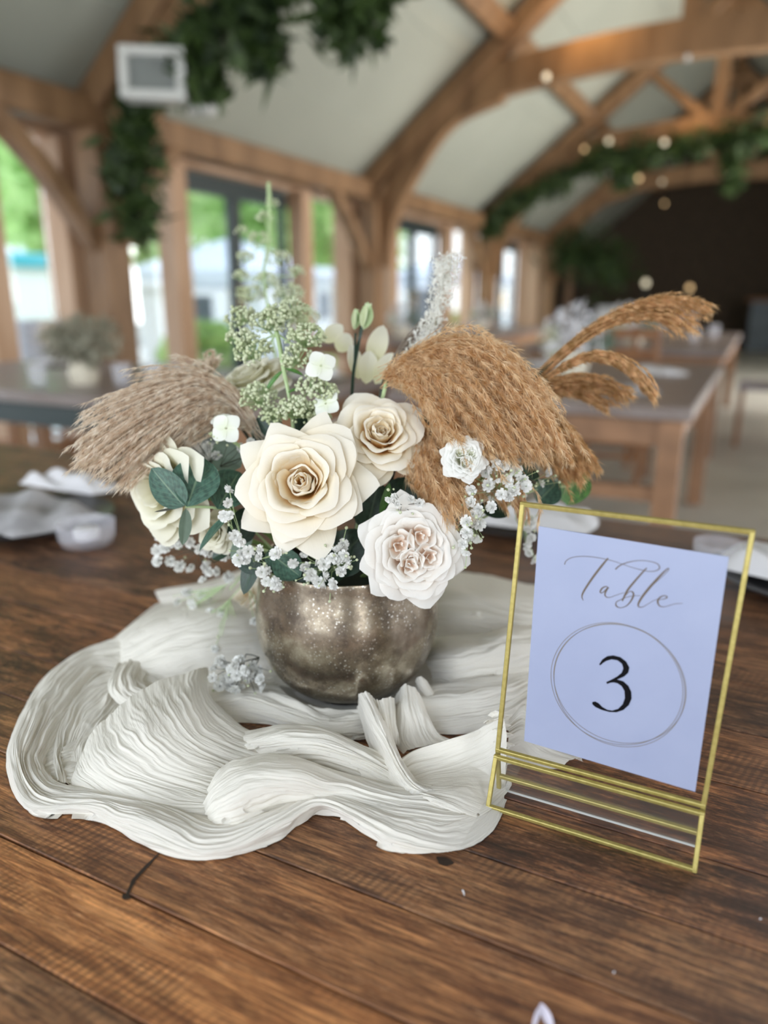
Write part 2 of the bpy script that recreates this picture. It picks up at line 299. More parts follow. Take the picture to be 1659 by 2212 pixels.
# antique brass vase
def brass():
    m = mat('antique_brass', (.40, .33, .25), .22, .92); t = m.node_tree; N = t.nodes; L = t.links; b = N['Principled BSDF']; c = N.new('ShaderNodeTexCoord')
    n = N.new('ShaderNodeTexNoise'); n.inputs['Scale'].default_value = 26; n.inputs['Detail'].default_value = 9; n.inputs['Roughness'].default_value = .75; L.new(c.outputs['Object'], n.inputs['Vector'])
    r = ramp(t, [(.36, (.15, .12, .095)), (.64, (.62, .56, .45)), (.5, (.34, .285, .215))]); L.new(n.outputs['Fac'], r.inputs[0])
    v = N.new('ShaderNodeTexVoronoi'); v.inputs['Scale'].default_value = 330; L.new(c.outputs['Object'], v.inputs['Vector']); rr = ramp(t, [(.16, (1, 1, 1)), (.34, (0, 0, 0))]); L.new(v.outputs['Distance'], rr.inputs[0])
    n2 = N.new('ShaderNodeTexNoise'); n2.inputs['Scale'].default_value = 60; L.new(c.outputs['Object'], n2.inputs['Vector']); r2 = ramp(t, [(.42, (.15, .15, .15)), (.58, (.9, .9, .9))]); L.new(n2.outputs['Fac'], r2.inputs[0])
    mu = N.new('ShaderNodeMath'); mu.operation = 'MULTIPLY'; L.new(rr.outputs[0], mu.inputs[0]); L.new(r2.outputs[0], mu.inputs[1])
    x = N.new('ShaderNodeMix'); x.data_type = 'RGBA'; L.new(mu.outputs[0], x.inputs[0]); L.new(r.outputs[0], x.inputs[6]); x.inputs[7].default_value = (.75, .72, .66, 1); L.new(x.outputs[2], b.inputs['Base Color'])
    r3 = ramp(t, [(.3, (.36, .36, .36)), (.7, (.16, .16, .16))]); L.new(n.outputs['Fac'], r3.inputs[0]); L.new(r3.outputs[0], b.inputs['Roughness'])
    return m
M['brass'] = brass()
M['euc'] = leaf_mat('eucalyptus_leaf_veined', (.052, .118, .085), (.16, .25, .16)); M['leaf'] = leaf_mat('green_leaf_veined', (.085, .22, .045), (.16, .32, .10), trans=.2); M['leaf_dark'] = leaf_mat('dark_leaf_veined', (.016, .042, .026), (.05, .09, .05), .38)
def veil():
    m = bpy.data.materials.new('frosted_glass'); m.use_nodes = True; t = m.node_tree; N = t.nodes; L = t.links; b = N['Principled BSDF']; b.inputs['Base Color'].default_value = (.85, .85, .92, 1); b.inputs['Roughness'].default_value = .12
    tr = N.new('ShaderNodeBsdfTransparent'); mx = N.new('ShaderNodeMixShader'); mx.inputs[0].default_value = .22; L.new(tr.outputs[0], mx.inputs[1]); L.new(b.outputs[0], mx.inputs[2]); L.new(mx.outputs[0], N['Material Output'].inputs[0]); return m
M['tumbler'] = veil()
# ================================================================== SETTING
XL, XR, XC = -4.2, 2.4, -0.9; Y0, Y1 = -2.5, 20.0; EAVE = 2.32; SLOPE = math.tan(math.radians(40)); RIDGE = EAVE+(XC-XL)*SLOPE
TR_Y = [0.12, 4.05, 7.97, 11.95, 15.88]
def struct(o, label=None, cat=None): o['kind'] = 'structure'; return tag(o, label, cat)
struct(MB().box((XL-.2, Y0-.2, -.1), (XR+.2, Y1+.2, 0)).build('floor', M['floor']), 'pale grey stone floor of the barn', 'floor')
def slope_panel(mb, x0, x1, y0, y1, t=.06):
    def z(x): return EAVE+(x-XL)*SLOPE if x <= XC else EAVE+(XR-x)*SLOPE
    P = []
    for dz in (0.10, 0.10+t):
        P += [(x0, y0, z(x0)+dz), (x1, y0, z(x1)+dz), (x1, y1, z(x1)+dz), (x0, y1, z(x0)+dz)]
    mb.add(P, [(0, 1, 2, 3), (7, 6, 5, 4), (0, 4, 5, 1), (1, 5, 6, 2), (2, 6, 7, 3), (3, 7, 4, 0)])
ceil = struct(empty('ceiling'), 'grey green boarded vaulted ceiling between oak trusses', 'ceiling')
ys = [Y0]+TR_Y+[Y1]
for k in range(len(ys)-1):
    for (xa, xb) in ((XL-.25, XC), (XC, XR+.25)):
        n = 5 if xb == XC and ys[k] < 12 else 1
        for j in range(n):                              # boards run along the building, joints show as shallow lines
            m = MB(); a = xa+(xb-xa)*j/n; c = xa+(xb-xa)*(j+1)/n-(.012 if n > 1 else 0)
            slope_panel(m, a, c, ys[k]+.01, ys[k+1]-.01); m.build('ceiling_panel', M['panel'], ceil)
# plates, purlins and ridge: long timbers
for nm, xx in (('left', XL+.05), ('right', XR-.05)):
    struct(MB().box((xx-.10, Y0, EAVE-.17), (xx+.10, Y1, EAVE+.03), .015).build('beam_'+nm, M['oak']), 'long oak wall plate beam along the %s eaves' % nm, 'beam')
for nm, sgn in (('left', -1), ('right', 1)):
    px = XC+sgn*1.72; pz = EAVE+(XC-XL-1.72)*SLOPE
    struct(MB().bar((px, Y0, pz-.02), (px, Y1, pz-.02), .16, .20, up=(-sgn*math.sin(math.radians(40)), 0, math.cos(math.radians(40)))).build('beam_purlin_'+nm, M['oak']), 'oak purlin along the %s roof slope' % nm, 'beam')
struct(MB().box((XC-.08, Y0, RIDGE-.14), (XC+.08, Y1, RIDGE+.08), .01).build('beam_ridge', M['oak']), 'oak ridge beam at the top of the roof', 'beam')
def curved_beam(mb, pts, w, h, y):
    """timber bent in the plane of a truss (X-Z)"""
    P = np.asarray(pts, float); T = np.gradient(P, axis=0); V = []; n = len(P)
    for i in range(n):
        t = unit(T[i]); nrm = np.array([-t[1], t[0]]); hh = h if np.isscalar(h) else h[i]
        for sy, sn in ((-1, -1), (1, -1), (1, 1), (-1, 1)): q = P[i]+nrm*sn*hh/2; V.append((q[0], y+sy*w/2, q[1]))
    Fc = [(i*4+k, i*4+(k+1) % 4, i*4+4+(k+1) % 4, i*4+4+k) for i in range(n-1) for k in range(4)]+[(3, 2, 1, 0), (n*4-4, n*4-3, n*4-2, n*4-1)]
    mb.add(V, Fc)
for i, y in enumerate(TR_Y):
    which = ['oak truss over the table behind the photographer', 'nearest oak truss with hanging greenery down its left post', 'second oak truss with curved collar and king posts', 'third oak truss wrapped in a leafy garland', 'farthest oak truss before the dark gable wall'][i]
    T = struct(empty('oak_truss', (0, 0, 0)), which, 'truss')
    for s in (-1, 1):
        X = lambda d: XL+d if s < 0 else XR-d           # d = distance in from the wall
        MB().box((X(.12)-.105, y-.215, 0), (X(.12)+.105, y+.005, EAVE-.16), .02).build('post', M['oak'], T)
        MB().bar((X(.02), y, EAVE-.02), (XC, y, RIDGE-.16), .20, .26, up=(0, 1, 0)).build('rafter', M['oak'], T)
        for dy in (-1, 1):                              # braces up to the wall plate
            b = MB(); q = spline([(X(.10), y-.1+dy*.06, 1.40), (X(.09), y-.1+dy*.40, 1.82), (X(.07), y-.1+dy*.80, EAVE-.14)], 8)
            for k in range(7): b.bar(q[k], q[k+1]+(q[k+1]-q[k])*.06, .11, .125, up=(1, 0, 0), bevel=.05)
            b.build('plate_brace', M['oak'], T)
        b = MB(); q = spline([(X(.16), 1.45), (X(.26), 1.95), (X(.58), 2.50), (X(.98), 2.93), (X(1.55), 3.12)], 22)
        curved_beam(b, q, .17, .24, y); b.build('arch_brace', M['oak'], T)
        if i > 2: MB().bar((XC+s*.10, y, 3.42), (XC+s*1.0, y, EAVE+(XC-XL-1.0)*SLOPE-.10), .13, .15, up=(0, 1, 0)).build('strut', M['oak'], T)
    MB().box((XC-.09, y-.08, 3.28), (XC+.09, y+.08, RIDGE-.2), .01).build('king_post', M['oak'], T)
    b = MB(); q = spline([(XL+1.0, 3.02), (XL+1.7, 3.22), (XC, 3.33), (XR-1.7, 3.22), (XR-1.0, 3.02)], 24)
    curved_beam(b, q, .18, .30, y); b.build('collar', M['oak'], T)
# ---- walls: left is posts, sliding doors and low glazing; right and rear likewise
wl = struct(empty('wall_left'), 'glazed oak framed wall of the barn facing the garden', 'wall')
def post(x, y, w=.17, m='oak_pale', parent=wl, nm='post'): MB().box((x-w/2, y-w/2, 0), (x+w/2, y+w/2, EAVE-.2), .015).build(nm, M[m], parent)
MB().box((XL-.34, Y0, 0), (XL-.16, Y1, .06)).build('sill', M['oak_pale'], wl)
MB().box((XL-.34, Y0, EAVE-.20), (XL-.14, Y1, EAVE+.10), .01).build('lintel', M['oak_pale'], wl)
MB().box((XL-.34, 16.8, 0), (XL-.16, Y1, EAVE)).build('boarding', M['gable'], wl)
for y in TR_Y: post(XL-.17, y-.16, .22)
for y in (0.97, 2.30, 3.20): post(XL-.12, y)
win = 0
def pane(y0, y1, parent, x=XL-.24, z0=.06, z1=EAVE-.22):
    MB().box((x-.006, y0, z0), (x+.006, y1, z1)).build('pane', M['glass'], parent)
def glazed_door(n, y0, y1, x=XL-.24):
    D = struct(empty('door_%d' % n), 'dark framed glazed garden door, %s along the left wall' % ['', 'nearest', 'second', 'third', 'farthest'][n], 'door')
    f = MB(); f.box((x-.05, y0, EAVE-.36), (x+.05, y1, EAVE-.22)); f.build('door_head', M['dark'], D)
    nn = 2
    for k in range(nn):
        a = y0+(y1-y0)*k/nn; b = y0+(y1-y0)*(k+1)/nn; f = MB()
        for q in ((a, a+.075), (b-.075, b)): f.box((x-.03, q[0], .04), (x+.03, q[1], EAVE-.36))
        f.box((x-.03, a, .04), (x+.03, b, .14)); lf = f.build('door_leaf', M['dark'], D)
        MB().box((x-.006, a+.075, .14), (x+.006, b-.075, EAVE-.36)).build('pane', M['glass'], lf)
        MB().tube([(x+.06, b-.04 if k == 0 else a+.04, .95), (x+.06, b-.04 if k == 0 else a+.04, 1.2)], .012).build('door_handle', M['chrome'], lf)
for bi, y in enumerate(TR_Y[1:], 1):
    post(XL-.12, y+.84, .18); post(XL-.12, y+2.72, .18)
    if y < 15: glazed_door(bi, y+.97, y+2.60)
    for (a, b) in ((y-.04, y+.74), (y+2.82, y+3.66)) if y < 15 else ((y-.04, y+.74),):
        win += 1; W = struct(empty('window_%d' % win), 'narrow clear garden window between the oak posts of the left wall', 'window'); W['group'] = 'narrow left wall windows'; pane(a, b, W)
        MB().box((XL-.27, a, .06), (XL-.21, b, .12)).build('window_frame', M['oak_pale'], W)
for (a, b) in ((Y0+.1, 0.0), (0.42, .88), (1.06, 2.21), (2.39, 3.11), (3.29, 3.77)):
    win += 1; W = struct(empty('window_%d' % win), 'tall garden window near the camera, from y %.1f' % a, 'window'); pane(a, b, W)
    W['label'] = 'tall clear garden window in the near bays of the left wall'; W['group'] = 'near bay windows'
    MB().box((XL-.27, a, .06), (XL-.21, b, .12)).build('window_frame', M['oak_pale'], W)
# right wall: solid low sections with open doors between them; rear gable glazed; far gable dark
wr = MB(); 
for (a, b) in ((Y0, 0.0), (2.8, 5.8), (12.2, Y1)): wr.box((XR, a, 0), (XR+.2, b, EAVE))
wr.box((XR, Y0, 2.12), (XR+.2, Y1, EAVE+.05))
struct(wr.build('wall_right', M['panel']), 'pale wall on the right with wide openings', 'wall')
def gable_wall(name, y, m, cut=None):
    V = [(XL-.2, y, 0), (XR+.2, y, 0), (XR+.2, y, EAVE), (XC, y, RIDGE+.15), (XL-.2, y, EAVE)]
    V += [(a, y+.2, c) for a, _, c in V]
    return MB().add(V, [(0, 1, 2, 3, 4), (9, 8, 7, 6, 5)]+[(i, (i+1) % 5, 5+(i+1) % 5, 5+i) for i in range(5)]).build(name, m)
wf = struct(gable_wall('wall_far', Y1, M['gable']), 'dark boarded gable wall at the far end', 'wall')
rb = MB()
for (a, b) in ((XL-.2, -2.3), (1.1, XR+.2)): rb.box((a, Y0-.2, 0), (b, Y0, EAVE))
rb.box((XL-.2, Y0-.2, 3.55), (XR+.2, Y0, 5.3)); rb.box((XL-.2, Y0-.2, EAVE), (-2.3, Y0, 3.6)); rb.box((1.1, Y0-.2, EAVE), (XR+.2, Y0, 3.6))
struct(rb.build('wall_rear', M['panel']), 'rear gable wall with a wide glazed opening', 'wall')
# a darker inner bar area at the far end on the right
# ---- outside
gr = struct(MB().box((-60, -30, -.35), (XL-.4, 60, -.12)).build('ground', M['ground']), 'pale gravel yard outside the glazed wall', 'ground')
tag(MB().box((-8.2, 5.0, -.12), (-7.0, 16, -.06)).build('turf_strip', M['grass']), 'strip of bright lawn outside the garden doors', 'lawn', kind='structure')
def tree(x, y, h, r, seed, label, trunk=.18, z0=-.1, n=2600, mt='tree'):
    T = empty('garden_tree', (0, 0, 0)); tag(T, label, 'tree', 'trees in the garden')
    rg = np.random.default_rng(seed)
    MB().tube([(x, y, z0), (x+.1, y, h*.35), (x, y+.1, h*.7)], [trunk, trunk*.8, trunk*.4], 8).build('trunk', M['bark'], T, True)
    u = rg.normal(size=(n, 3)); u /= np.linalg.norm(u, axis=1)[:, None]; lob = 1+.28*np.sin(u[:, 0]*5+seed)*np.cos(u[:, 1]*4+seed*2)
    c = np.array([x, y, h*.58])+u*np.array([r, r, h*.42])*(rg.random((n, 1))**.35)*lob[:, None]
    a = rg.normal(size=(n, 3))*.16; b = rg.normal(size=(n, 3))*.16
    V = np.stack([c-a-b, c+a-b*.4, c+a+b, c-a*.5+b], 1).reshape(-1, 3)
    o = link('foliage', mesh_from('foliage', V, np.arange(n*4).reshape(-1, 4), smooth=False), M[mt], T); o['kind'] = 'stuff'
tree(-13.4, 7.6, 6.5, 2.2, 1, 'leafy green tree behind the teal shelter, nearest of the garden trees')
tree(-14.6, 14.4, 6.5, 2.1, 2, 'leafy green tree between shelter and marquee')
tree(-22.5, 20.5, 9.0, 3.2, 3, 'tall green tree behind the white marquee')
tree(-23, 31.5, 9.0, 3.2, 4, 'green tree seen through the second pair of doors')
tree(-23, 41.0, 9.0, 3.2, 5, 'farthest green tree at the end of the yard')
tree(-22, 7.5, 9, 3.0, 6, 'broad tree at the left edge of the garden view')
def shelter():
    T = empty('teal_shelter', (0, 0, 0)); tag(T, 'teal painted garden shelter with a white panel between its posts', 'shelter')
    c = onx(62, 600, -9.0); y = c[1]
    for yy in (y-.62, y+.62): MB().box((-9.06, yy-.14, -.12), (-8.9, yy+.14, 1.55), .01).build('post', M['teal'], T)
    MB().box((-9.10, y-.8, 1.5), (-8.86, y+.8, 1.68), .02).build('roof_rail', M['teal'], T)
    MB().box((-9.02, y-.5, .05), (-8.96, y+.5, 1.5)).build('panel', M['white'], T)
    MB().box((-9.2, y-.8, .0), (-8.8, y+.8, .1)).build('bench_board', M['teal'], T)
shelter()
for k, (y0, y1, lb) in enumerate(((9.0, 22.0, 'long white outbuilding behind the marquee'), (24.0, 44.0, 'long white outbuilding farther along the yard'))):
    T = empty('white_outbuilding', (0, 0, 0)); tag(T, lb, 'building'); MB().box((-19.5, y0, -.2), (-17.2, y1, 1.75)).build('wall', M['white'], T); MB().add([(-19.7, y0-.2, 1.75), (-17.0, y0-.2, 1.75), (-17.0, y1+.2, 1.75), (-19.7, y1+.2, 1.75), (-18.4, y0-.2, 2.5), (-18.4, y1+.2, 2.5)], [(1, 2, 5, 4), (3, 0, 4, 5), (0, 1, 4), (2, 3, 5), (3, 2, 1, 0)]).build('roof', M['canvas'], T)
    for q in range(4): MB().box((-17.2, y0+1.5+q*2.8, .3), (-17.12, y0+2.2+q*2.8, 1.4)).build('window', M['cabin'], T)
def marquee(x, y0, y1, h, label, side='cabin'):
    T = empty('garden_marquee', (0, 0, 0)); tag(T, label, 'marquee', 'garden marquees')
    ym = (y0+y1)/2; V = [(x, y0, h), (x, y1, h), (x-3, y1, h), (x-3, y0, h), (x-1.5, ym, h+.75)]
    V += [(a, b, c-.28) for a, b, c in V[:4]]
    MB().add(V, [(0, 1, 4), (1, 2, 4), (2, 3, 4), (3, 0, 4), (0, 5, 6, 1), (1, 6, 7, 2), (2, 7, 8, 3), (3, 8, 5, 0)]).build('canopy', M['canvas'], T)
    for a, b in ((x-.05, y0+.05), (x-.05, y1-.05), (x-2.95, y0+.05), (x-2.95, y1-.05)): MB().box((a-.04, b-.04, -.12), (a+.04, b+.04, h)).build('leg', M['white'], T)
    MB().box((x-2.2, y0+.3, -.12), (x-2.1, (y0+y1)/2, h-.45)).build('back_panel', M[side], T)
marquee(-8.9, 11.7, 15.4, 1.62, 'white canopied marquee seen through the nearest garden doors')
marquee(-8.8, 23.5, 28.5, 1.9, 'white canopied marquee seen through the second garden doors')
tag(MB().box((-11.4, 9.9, -.12), (-9.9, 11.3, 1.25), .03).box((-11.5, 9.8, 1.25), (-9.8, 11.4, 1.4), .03).build('garden_cabin', M['white']), 'low white cabin standing between shelter and marquee', 'cabin')
for k, (x, y, lb) in enumerate(((-6.6, 5.5, 'round green shrub in the yard behind the left table'), (-6.9, 8.3, 'round green shrub in the yard left of the marquee'), (-6.7, 17.2, 'round green shrub in the yard by the second doors'))):
    T = empty('garden_shrub', (0, 0, 0)); tag(T, lb, 'shrub'); rg = np.random.default_rng(k+40); n = 700
    u = rg.normal(size=(n, 3)); u /= np.linalg.norm(u, axis=1)[:, None]; c = np.array([x, y, .28])+u*np.array([.5, .5, .38]); a = rg.normal(size=(n, 3))*.07; b = rg.normal(size=(n, 3))*.07
    o = link('foliage', mesh_from('foliage', np.stack([c-a-b, c+a-b, c+a+b, c-a+b], 1).reshape(-1, 3), np.arange(n*4).reshape(-1, 4), smooth=False), M['grass'], T); o['kind'] = 'stuff'
    MB().tube([(x, y, -.12), (x, y, .3)], .03).build('stem', M['bark'], T)
# ================================================================== TABLES
def leg_xy(T, spots, h, w=.075, m='leg_wood'):
    for x, y in spots: MB().box((x-w/2, y-w/2, 0), (x+w/2, y+w/2, h), .006).build('leg', M[m], T)
T = empty('dining_table', (-.35, .6, 0)); tag(T, 'reclaimed dark wooden plank table carrying the floral centrepiece', 'table')
joints = [-.26, -.18, -.105, -.03, .045, .118, .1915, .2475, .309, .368, .428, .513, .59, .675, .75, .835, .915, .985, 1.065, 1.15]
alph = {6: .92, 7: .78, 8: .45, 9: .0, 10: .15, 11: .55, 12: .1, 13: .3, 5: .55}
tint = {4: (1.1, 1.05, 1.0), 5: (1.5, 1.45, 1.4), 6: (1.75, 1.5, 1.2), 7: (1.30, 1.15, 1.0), 8: (1.15, 1.1, 1.05), 9: (1.1, .98, .95), 10: (1.3, 1.08, .98), 11: (1.2, 1.05, 1.0), 12: (.95, .92, .98), 13: (1.05, .98, 1.0)}
for i in range(len(joints)-1):
    a, b = joints[i], joints[i+1]; r = random.Random(i)
    o = MB().box((-1.25, a+.0007-.6, TZ-.032), (1.75, b-.0007-.6, TZ-r.random()*.0009), .0005).build('plank', M['wood'], T)
    tn = tuple(c*g for c, g in zip(tint.get(i, (.95, .90, .95)), (1.52, 1.40, 1.30))); o.color = (*tn, alph.get(i, .25))
for a in (-.18, 1.07): MB().box((-.35-.6-.35, a-.6-.02, TZ-.13), (1.55, a-.6+.02, TZ-.033)).build('apron', M['leg_wood'], T)
for x in (-1.15, 1.6):
    for y in (-.76, .46): MB().box((x-.04, y-.04, 0), (x+.04, y+.04, TZ-.033), .005).build('leg', M['leg_wood'], T)
def knot(px, py, r, lab):
    p = onz(px, py, TZ); V = []; n = 14
    for k in range(n): an = 2*math.pi*k/n; V.append((p[0]+r*1.5*math.cos(an)*(1+.25*math.sin(3*an)), p[1]+r*math.sin(an), TZ+.0001))
    o = MB().add(V+[(p[0], p[1], TZ+.00015)], [(k, (k+1) % n, n) for k in range(n)]).build('knot', M['char']); o.parent = T; o.matrix_parent_inverse = Matrix.Translation(-Vector(T.location)); return o
knot(960, 1861, .0035, ''); knot(272, 1938, .002, '')
# crack leading away from the small knot
p = [onz(*q) for q in ((272, 1938), (290, 1900), (318, 1870), (345, 1842))]
b = MB(); wd = [.0007, .0013, .0012, .0003]; V = []
for q, ww in zip(p, wd): V += [(q[0]-ww, q[1]-ww*.4, TZ+.00012), (q[0]+ww, q[1]+ww*.4, TZ+.00012)]
o = b.add(V, [(0, 1, 3, 2), (2, 3, 5, 4), (4, 5, 7, 6)]).build('crack', M['char']); o.parent = T; o.matrix_parent_inverse = Matrix.Translation(-Vector(T.location))
def far_table(name, x0, x1, y0, y1, label, top='topgrey', edge=.045, stretcher=True, ap='leg_wood'):
    D = empty(name, (0, 0, 0)); tag(D, label, 'table', 'dining tables farther down the room'); n = max(3, int(round((y1-y0)/.16)))
    for k in range(n):
        a = y0+(y1-y0)*k/n; MB().box((x0, a+.002, TZ-edge), (x1, a+(y1-y0)/n-.002, TZ), .004).build('plank', M[top], D)
    for a in (y0+.05, y1-.05): MB().box((x0+.05, a-.015, TZ-edge-.09), (x1-.05, a+.015, TZ-edge)).build('apron', M[ap], D)
    for a in (x0+.05, x1-.05): MB().box((a-.015, y0+.05, TZ-edge-.09), (a+.015, y1-.05, TZ-edge)).build('apron', M['leg_wood'], D)
    leg_xy(D, [(a, b) for a in (x0+.06, x1-.06) for b in (y0+.06, y1-.06)], TZ-edge)
    if stretcher:
        for a in (y0+.06, y1-.06): MB().box((x0+.06, a-.02, .42), (x1-.06, a+.02, .47)).build('stretcher', M['leg_wood'], D)
    return D
far_table('side_table_long', -3.75, -1.45, 1.90, 3.0, 'table by the left windows carrying a dried flower vase', ap='dark')
far_table('guest_table', -1.25, -.17, 2.53, 4.35, 'worn wooden table with square legs behind the reed plume')
far_table('back_table', -1.6, -.2, 5.6, 8.6, 'long table carrying white flowers farther down the room')
far_table('right_table', .45, 1.75, 5.2, 8.4, 'dark table at the right edge with white flowers on top')
far_table('window_table', -3.7, -2.4, 5.6, 9.6, 'long laid table beside the second run of windows')
# ================================================================== GAUZE RUNNER
def drape(rails, nu=220, nv=70, amp=0.0018, lam=0.0056, seed=0, edge=.004, useed=6.0):
    """one swath of cloth: rails are rows of (px, py, height in mm) read off the photo and put on the table in metres; pleats run along the rows"""
    R = []
    for rail in rails:
        P = []
        for q in rail: P.append(onz(q[0], q[1], TZ+.0012+q[2]*.001))
        R.append(spline(P, nu))
    R = np.array(R); G = spline(R.reshape(len(rails), -1), nv).reshape(nv, nu, 3)
    wid = np.linalg.norm(np.diff(G, axis=0), axis=2).sum(0).mean(); L = np.linalg.norm(np.diff(G, axis=1), axis=2).sum(1).mean()
    v = np.linspace(0, 1, nv)[:, None]*np.ones((1, nu)); u = np.linspace(0, 1, nu)[None, :]*np.ones((nv, 1))
    wv = v*wid/lam + 2.6*(vnoise(u*L/.05+3, v*wid/.02+seed, seed+5)-.5)+.8*(vnoise(u*L/.014+3, v*wid/.01, seed+6)-.5)
    n1 = 1-abs(2*vnoise(wv, u*L/.07+seed*3, seed)-1); n2 = 1-abs(2*vnoise(wv*2.3+7, u*L/.035, seed+1)-1); n3 = vnoise(wv*.45, u*L/.05+9, seed+2)
    n4 = 1-abs(2*vnoise(wv*4.6+3, u*L/.02, seed+4)-1)
    n5 = vnoise(u*L/.006+seed, wv*2.2, seed+7)
    md = .35+1.1*vnoise(u*L/.045+seed*2, v*wid/.03, seed+8); big = vnoise(v*wid/.022+seed, u*L/.06, seed+9)-.5
    d = amp*(md*(1.2*(n1**1.4-.4)+.7*(n2-.5)+.4*(n4-.5))+1.0*(n3-.5)+.2*(n5-.5))+.006*big*np.minimum(1, 4*v*(1-v))
    dx = np.gradient(G, axis=0); dy = np.gradient(G, axis=1); Nn = np.cross(dy, dx); Nn /= np.maximum(1e-9, np.linalg.norm(Nn, axis=2))[:, :, None]; Nn *= np.sign(Nn[:, :, 2:3]+1e-9)
    G = G+Nn*d[:, :, None]*1.0
    e = np.minimum(v, 1-v)*wid/.006; e = np.clip(e, 0, 1); G[:, :, 2] -= edge*(1-e)**2           # the edges turn down
    G[:, :, 1] += .0012*np.sin(u*L/.012+seed)*(1-e); G[:, :, 2] = np.maximum(G[:, :, 2], TZ+.0008)
    uv = np.stack([u*L, v*wid], -1).reshape(-1, 2)
    return G.reshape(-1, 3), grid_faces(nv, nu), uv
SW = []
# loose ground layer
SW.append((dict(seed=1, amp=0.0013, lam=0.0074, nu=260, nv=255, edge=.001), [
 [(120,1450,1),(200,1412,2),(330,1310,3),(440,1268,3),(570,1232,3),(760,1215,3),(940,1236,3),(1060,1252,3),(1190,1285,2)],
 [(60,1530,2),(170,1460,3),(320,1370,3),(450,1330,3),(600,1300,2),(760,1300,2),(940,1310,3),(1060,1330,3),(1185,1370,2)],
 [(55,1610,2),(150,1540,2),(300,1460,3),(450,1420,3),(600,1410,2),(780,1420,2),(930,1420,3),(1050,1430,3),(1160,1460,2)],
 [(75,1660,2),(160,1620,2),(300,1540,2),(430,1510,2),(570,1500,2),(760,1520,2),(900,1500,2),(1040,1500,2),(1140,1530,2)],
 [(110,1690,2),(190,1680,2),(310,1610,2),(400,1560,2),(500,1545,2),(730,1570,2),(850,1560,2),(1010,1560,2),(1120,1580,1)]]))
SW.append((dict(seed=2, amp=0.0013, lam=0.0062, nu=260, nv=136, edge=.001), [
 [(180,1650,2),(300,1610,3),(420,1600,3),(540,1600,3),(700,1625,3),(840,1660,3),(960,1600,2),(1090,1590,1)],
 [(150,1690,2),(300,1680,2),(450,1690,2),(600,1690,2),(740,1690,2),(860,1710,2),(980,1680,2),(1095,1660,1)],
 [(190,1740,1),(320,1770,1),(460,1815,1),(590,1780,1),(705,1735,1),(850,1790,1),(970,1800,1),(1070,1730,1)]]))
# outer band: left arc round to the front right
SW.append((dict(seed=3, amp=0.0019, lam=0.0046, nu=520, nv=153, edge=.003), [
 [(300,1372,6),(190,1397,2),(105,1450,1),(50,1530,1),(17,1640,1),(55,1745,1),(200,1762,1),(300,1815,1),(450,1855,1),(600,1812,1),(700,1752,1),(850,1832,1),(970,1835,1),(1060,1790,1),(1094,1722,1)],
 [(290,1392,13),(195,1412,9),(122,1468,9),(68,1545,10),(34,1640,10),(72,1728,8),(205,1742,8),(325,1790,7),(455,1830,7),(595,1788,10),(698,1738,14),(850,1806,8),(965,1812,7),(1050,1770,7),(1085,1705,6)],
 [(280,1425,8),(205,1440,8),(142,1495,9),(94,1562,9),(62,1640,9),(104,1702,8),(215,1715,9),(345,1752,9),(465,1790,9),(590,1755,12),(697,1712,13),(845,1766,9),(955,1772,9),(1038,1732,8),(1072,1672,8)],
 [(285,1450,2),(225,1462,2),(175,1520,2),(128,1585,2),(100,1650,2),(140,1690,3),(235,1695,3),(365,1728,3),(480,1760,3),(585,1728,3),(700,1690,3),(840,1738,3),(945,1742,3),(1028,1702,3),(1062,1650,3)]]))
# shaded swirl inside the left arc
SW.append((dict(seed=4, amp=0.0027, lam=0.0068, nu=240, nv=153), [
 [(420,1440,6),(300,1425,9),(215,1455,9),(140,1530,7),(112,1610,5),(120,1690,3)],
 [(440,1480,5),(330,1470,9),(255,1500,8),(195,1570,5),(165,1640,3),(175,1700,2)],
 [(440,1530,2),(350,1530,3),(290,1560,2),(240,1610,2),(220,1670,2),(230,1720,1)]]))
SW.append((dict(seed=14, amp=0.0024, lam=0.0074, nu=160, nv=102), [
 [(250,1430,5),(235,1480,14),(270,1520,12),(330,1530,6)],
 [(300,1425,8),(280,1465,16),(310,1500,14),(370,1510,8)],
 [(350,1440,4),(340,1470,6),(370,1490,6),(420,1495,3)]]))
# upper-left hump beside the vase
SW.append((dict(seed=5, amp=0.0010, lam=0.0081, nu=220, nv=187), [
 [(640,1238,12),(540,1250,18),(420,1285,22),(325,1322,20),(262,1362,12),(238,1402,3)],
 [(660,1300,24),(560,1300,36),(450,1318,44),(350,1345,38),(285,1385,22),(246,1425,4)],
 [(660,1370,16),(570,1372,28),(470,1380,36),(380,1400,30),(310,1428,16),(262,1452,3)],
 [(660,1440,8),(570,1440,12),(480,1445,14),(410,1460,10),(350,1475,6),(300,1482,1)],
 [(660,1485,2),(580,1485,2),(500,1488,2),(430,1500,2),(380,1508,1),(330,1505,1)]]))
SW.append((dict(seed=6, amp=0.0013, lam=0.0062, nu=160, nv=68), [
 [(600,1222,2),(520,1232,4),(430,1258,5),(335,1275,1)], [(600,1235,18),(520,1244,16),(430,1268,14),(338,1288,6)], [(600,1262,8),(520,1270,8),(430,1292,7),(350,1308,2)]]))
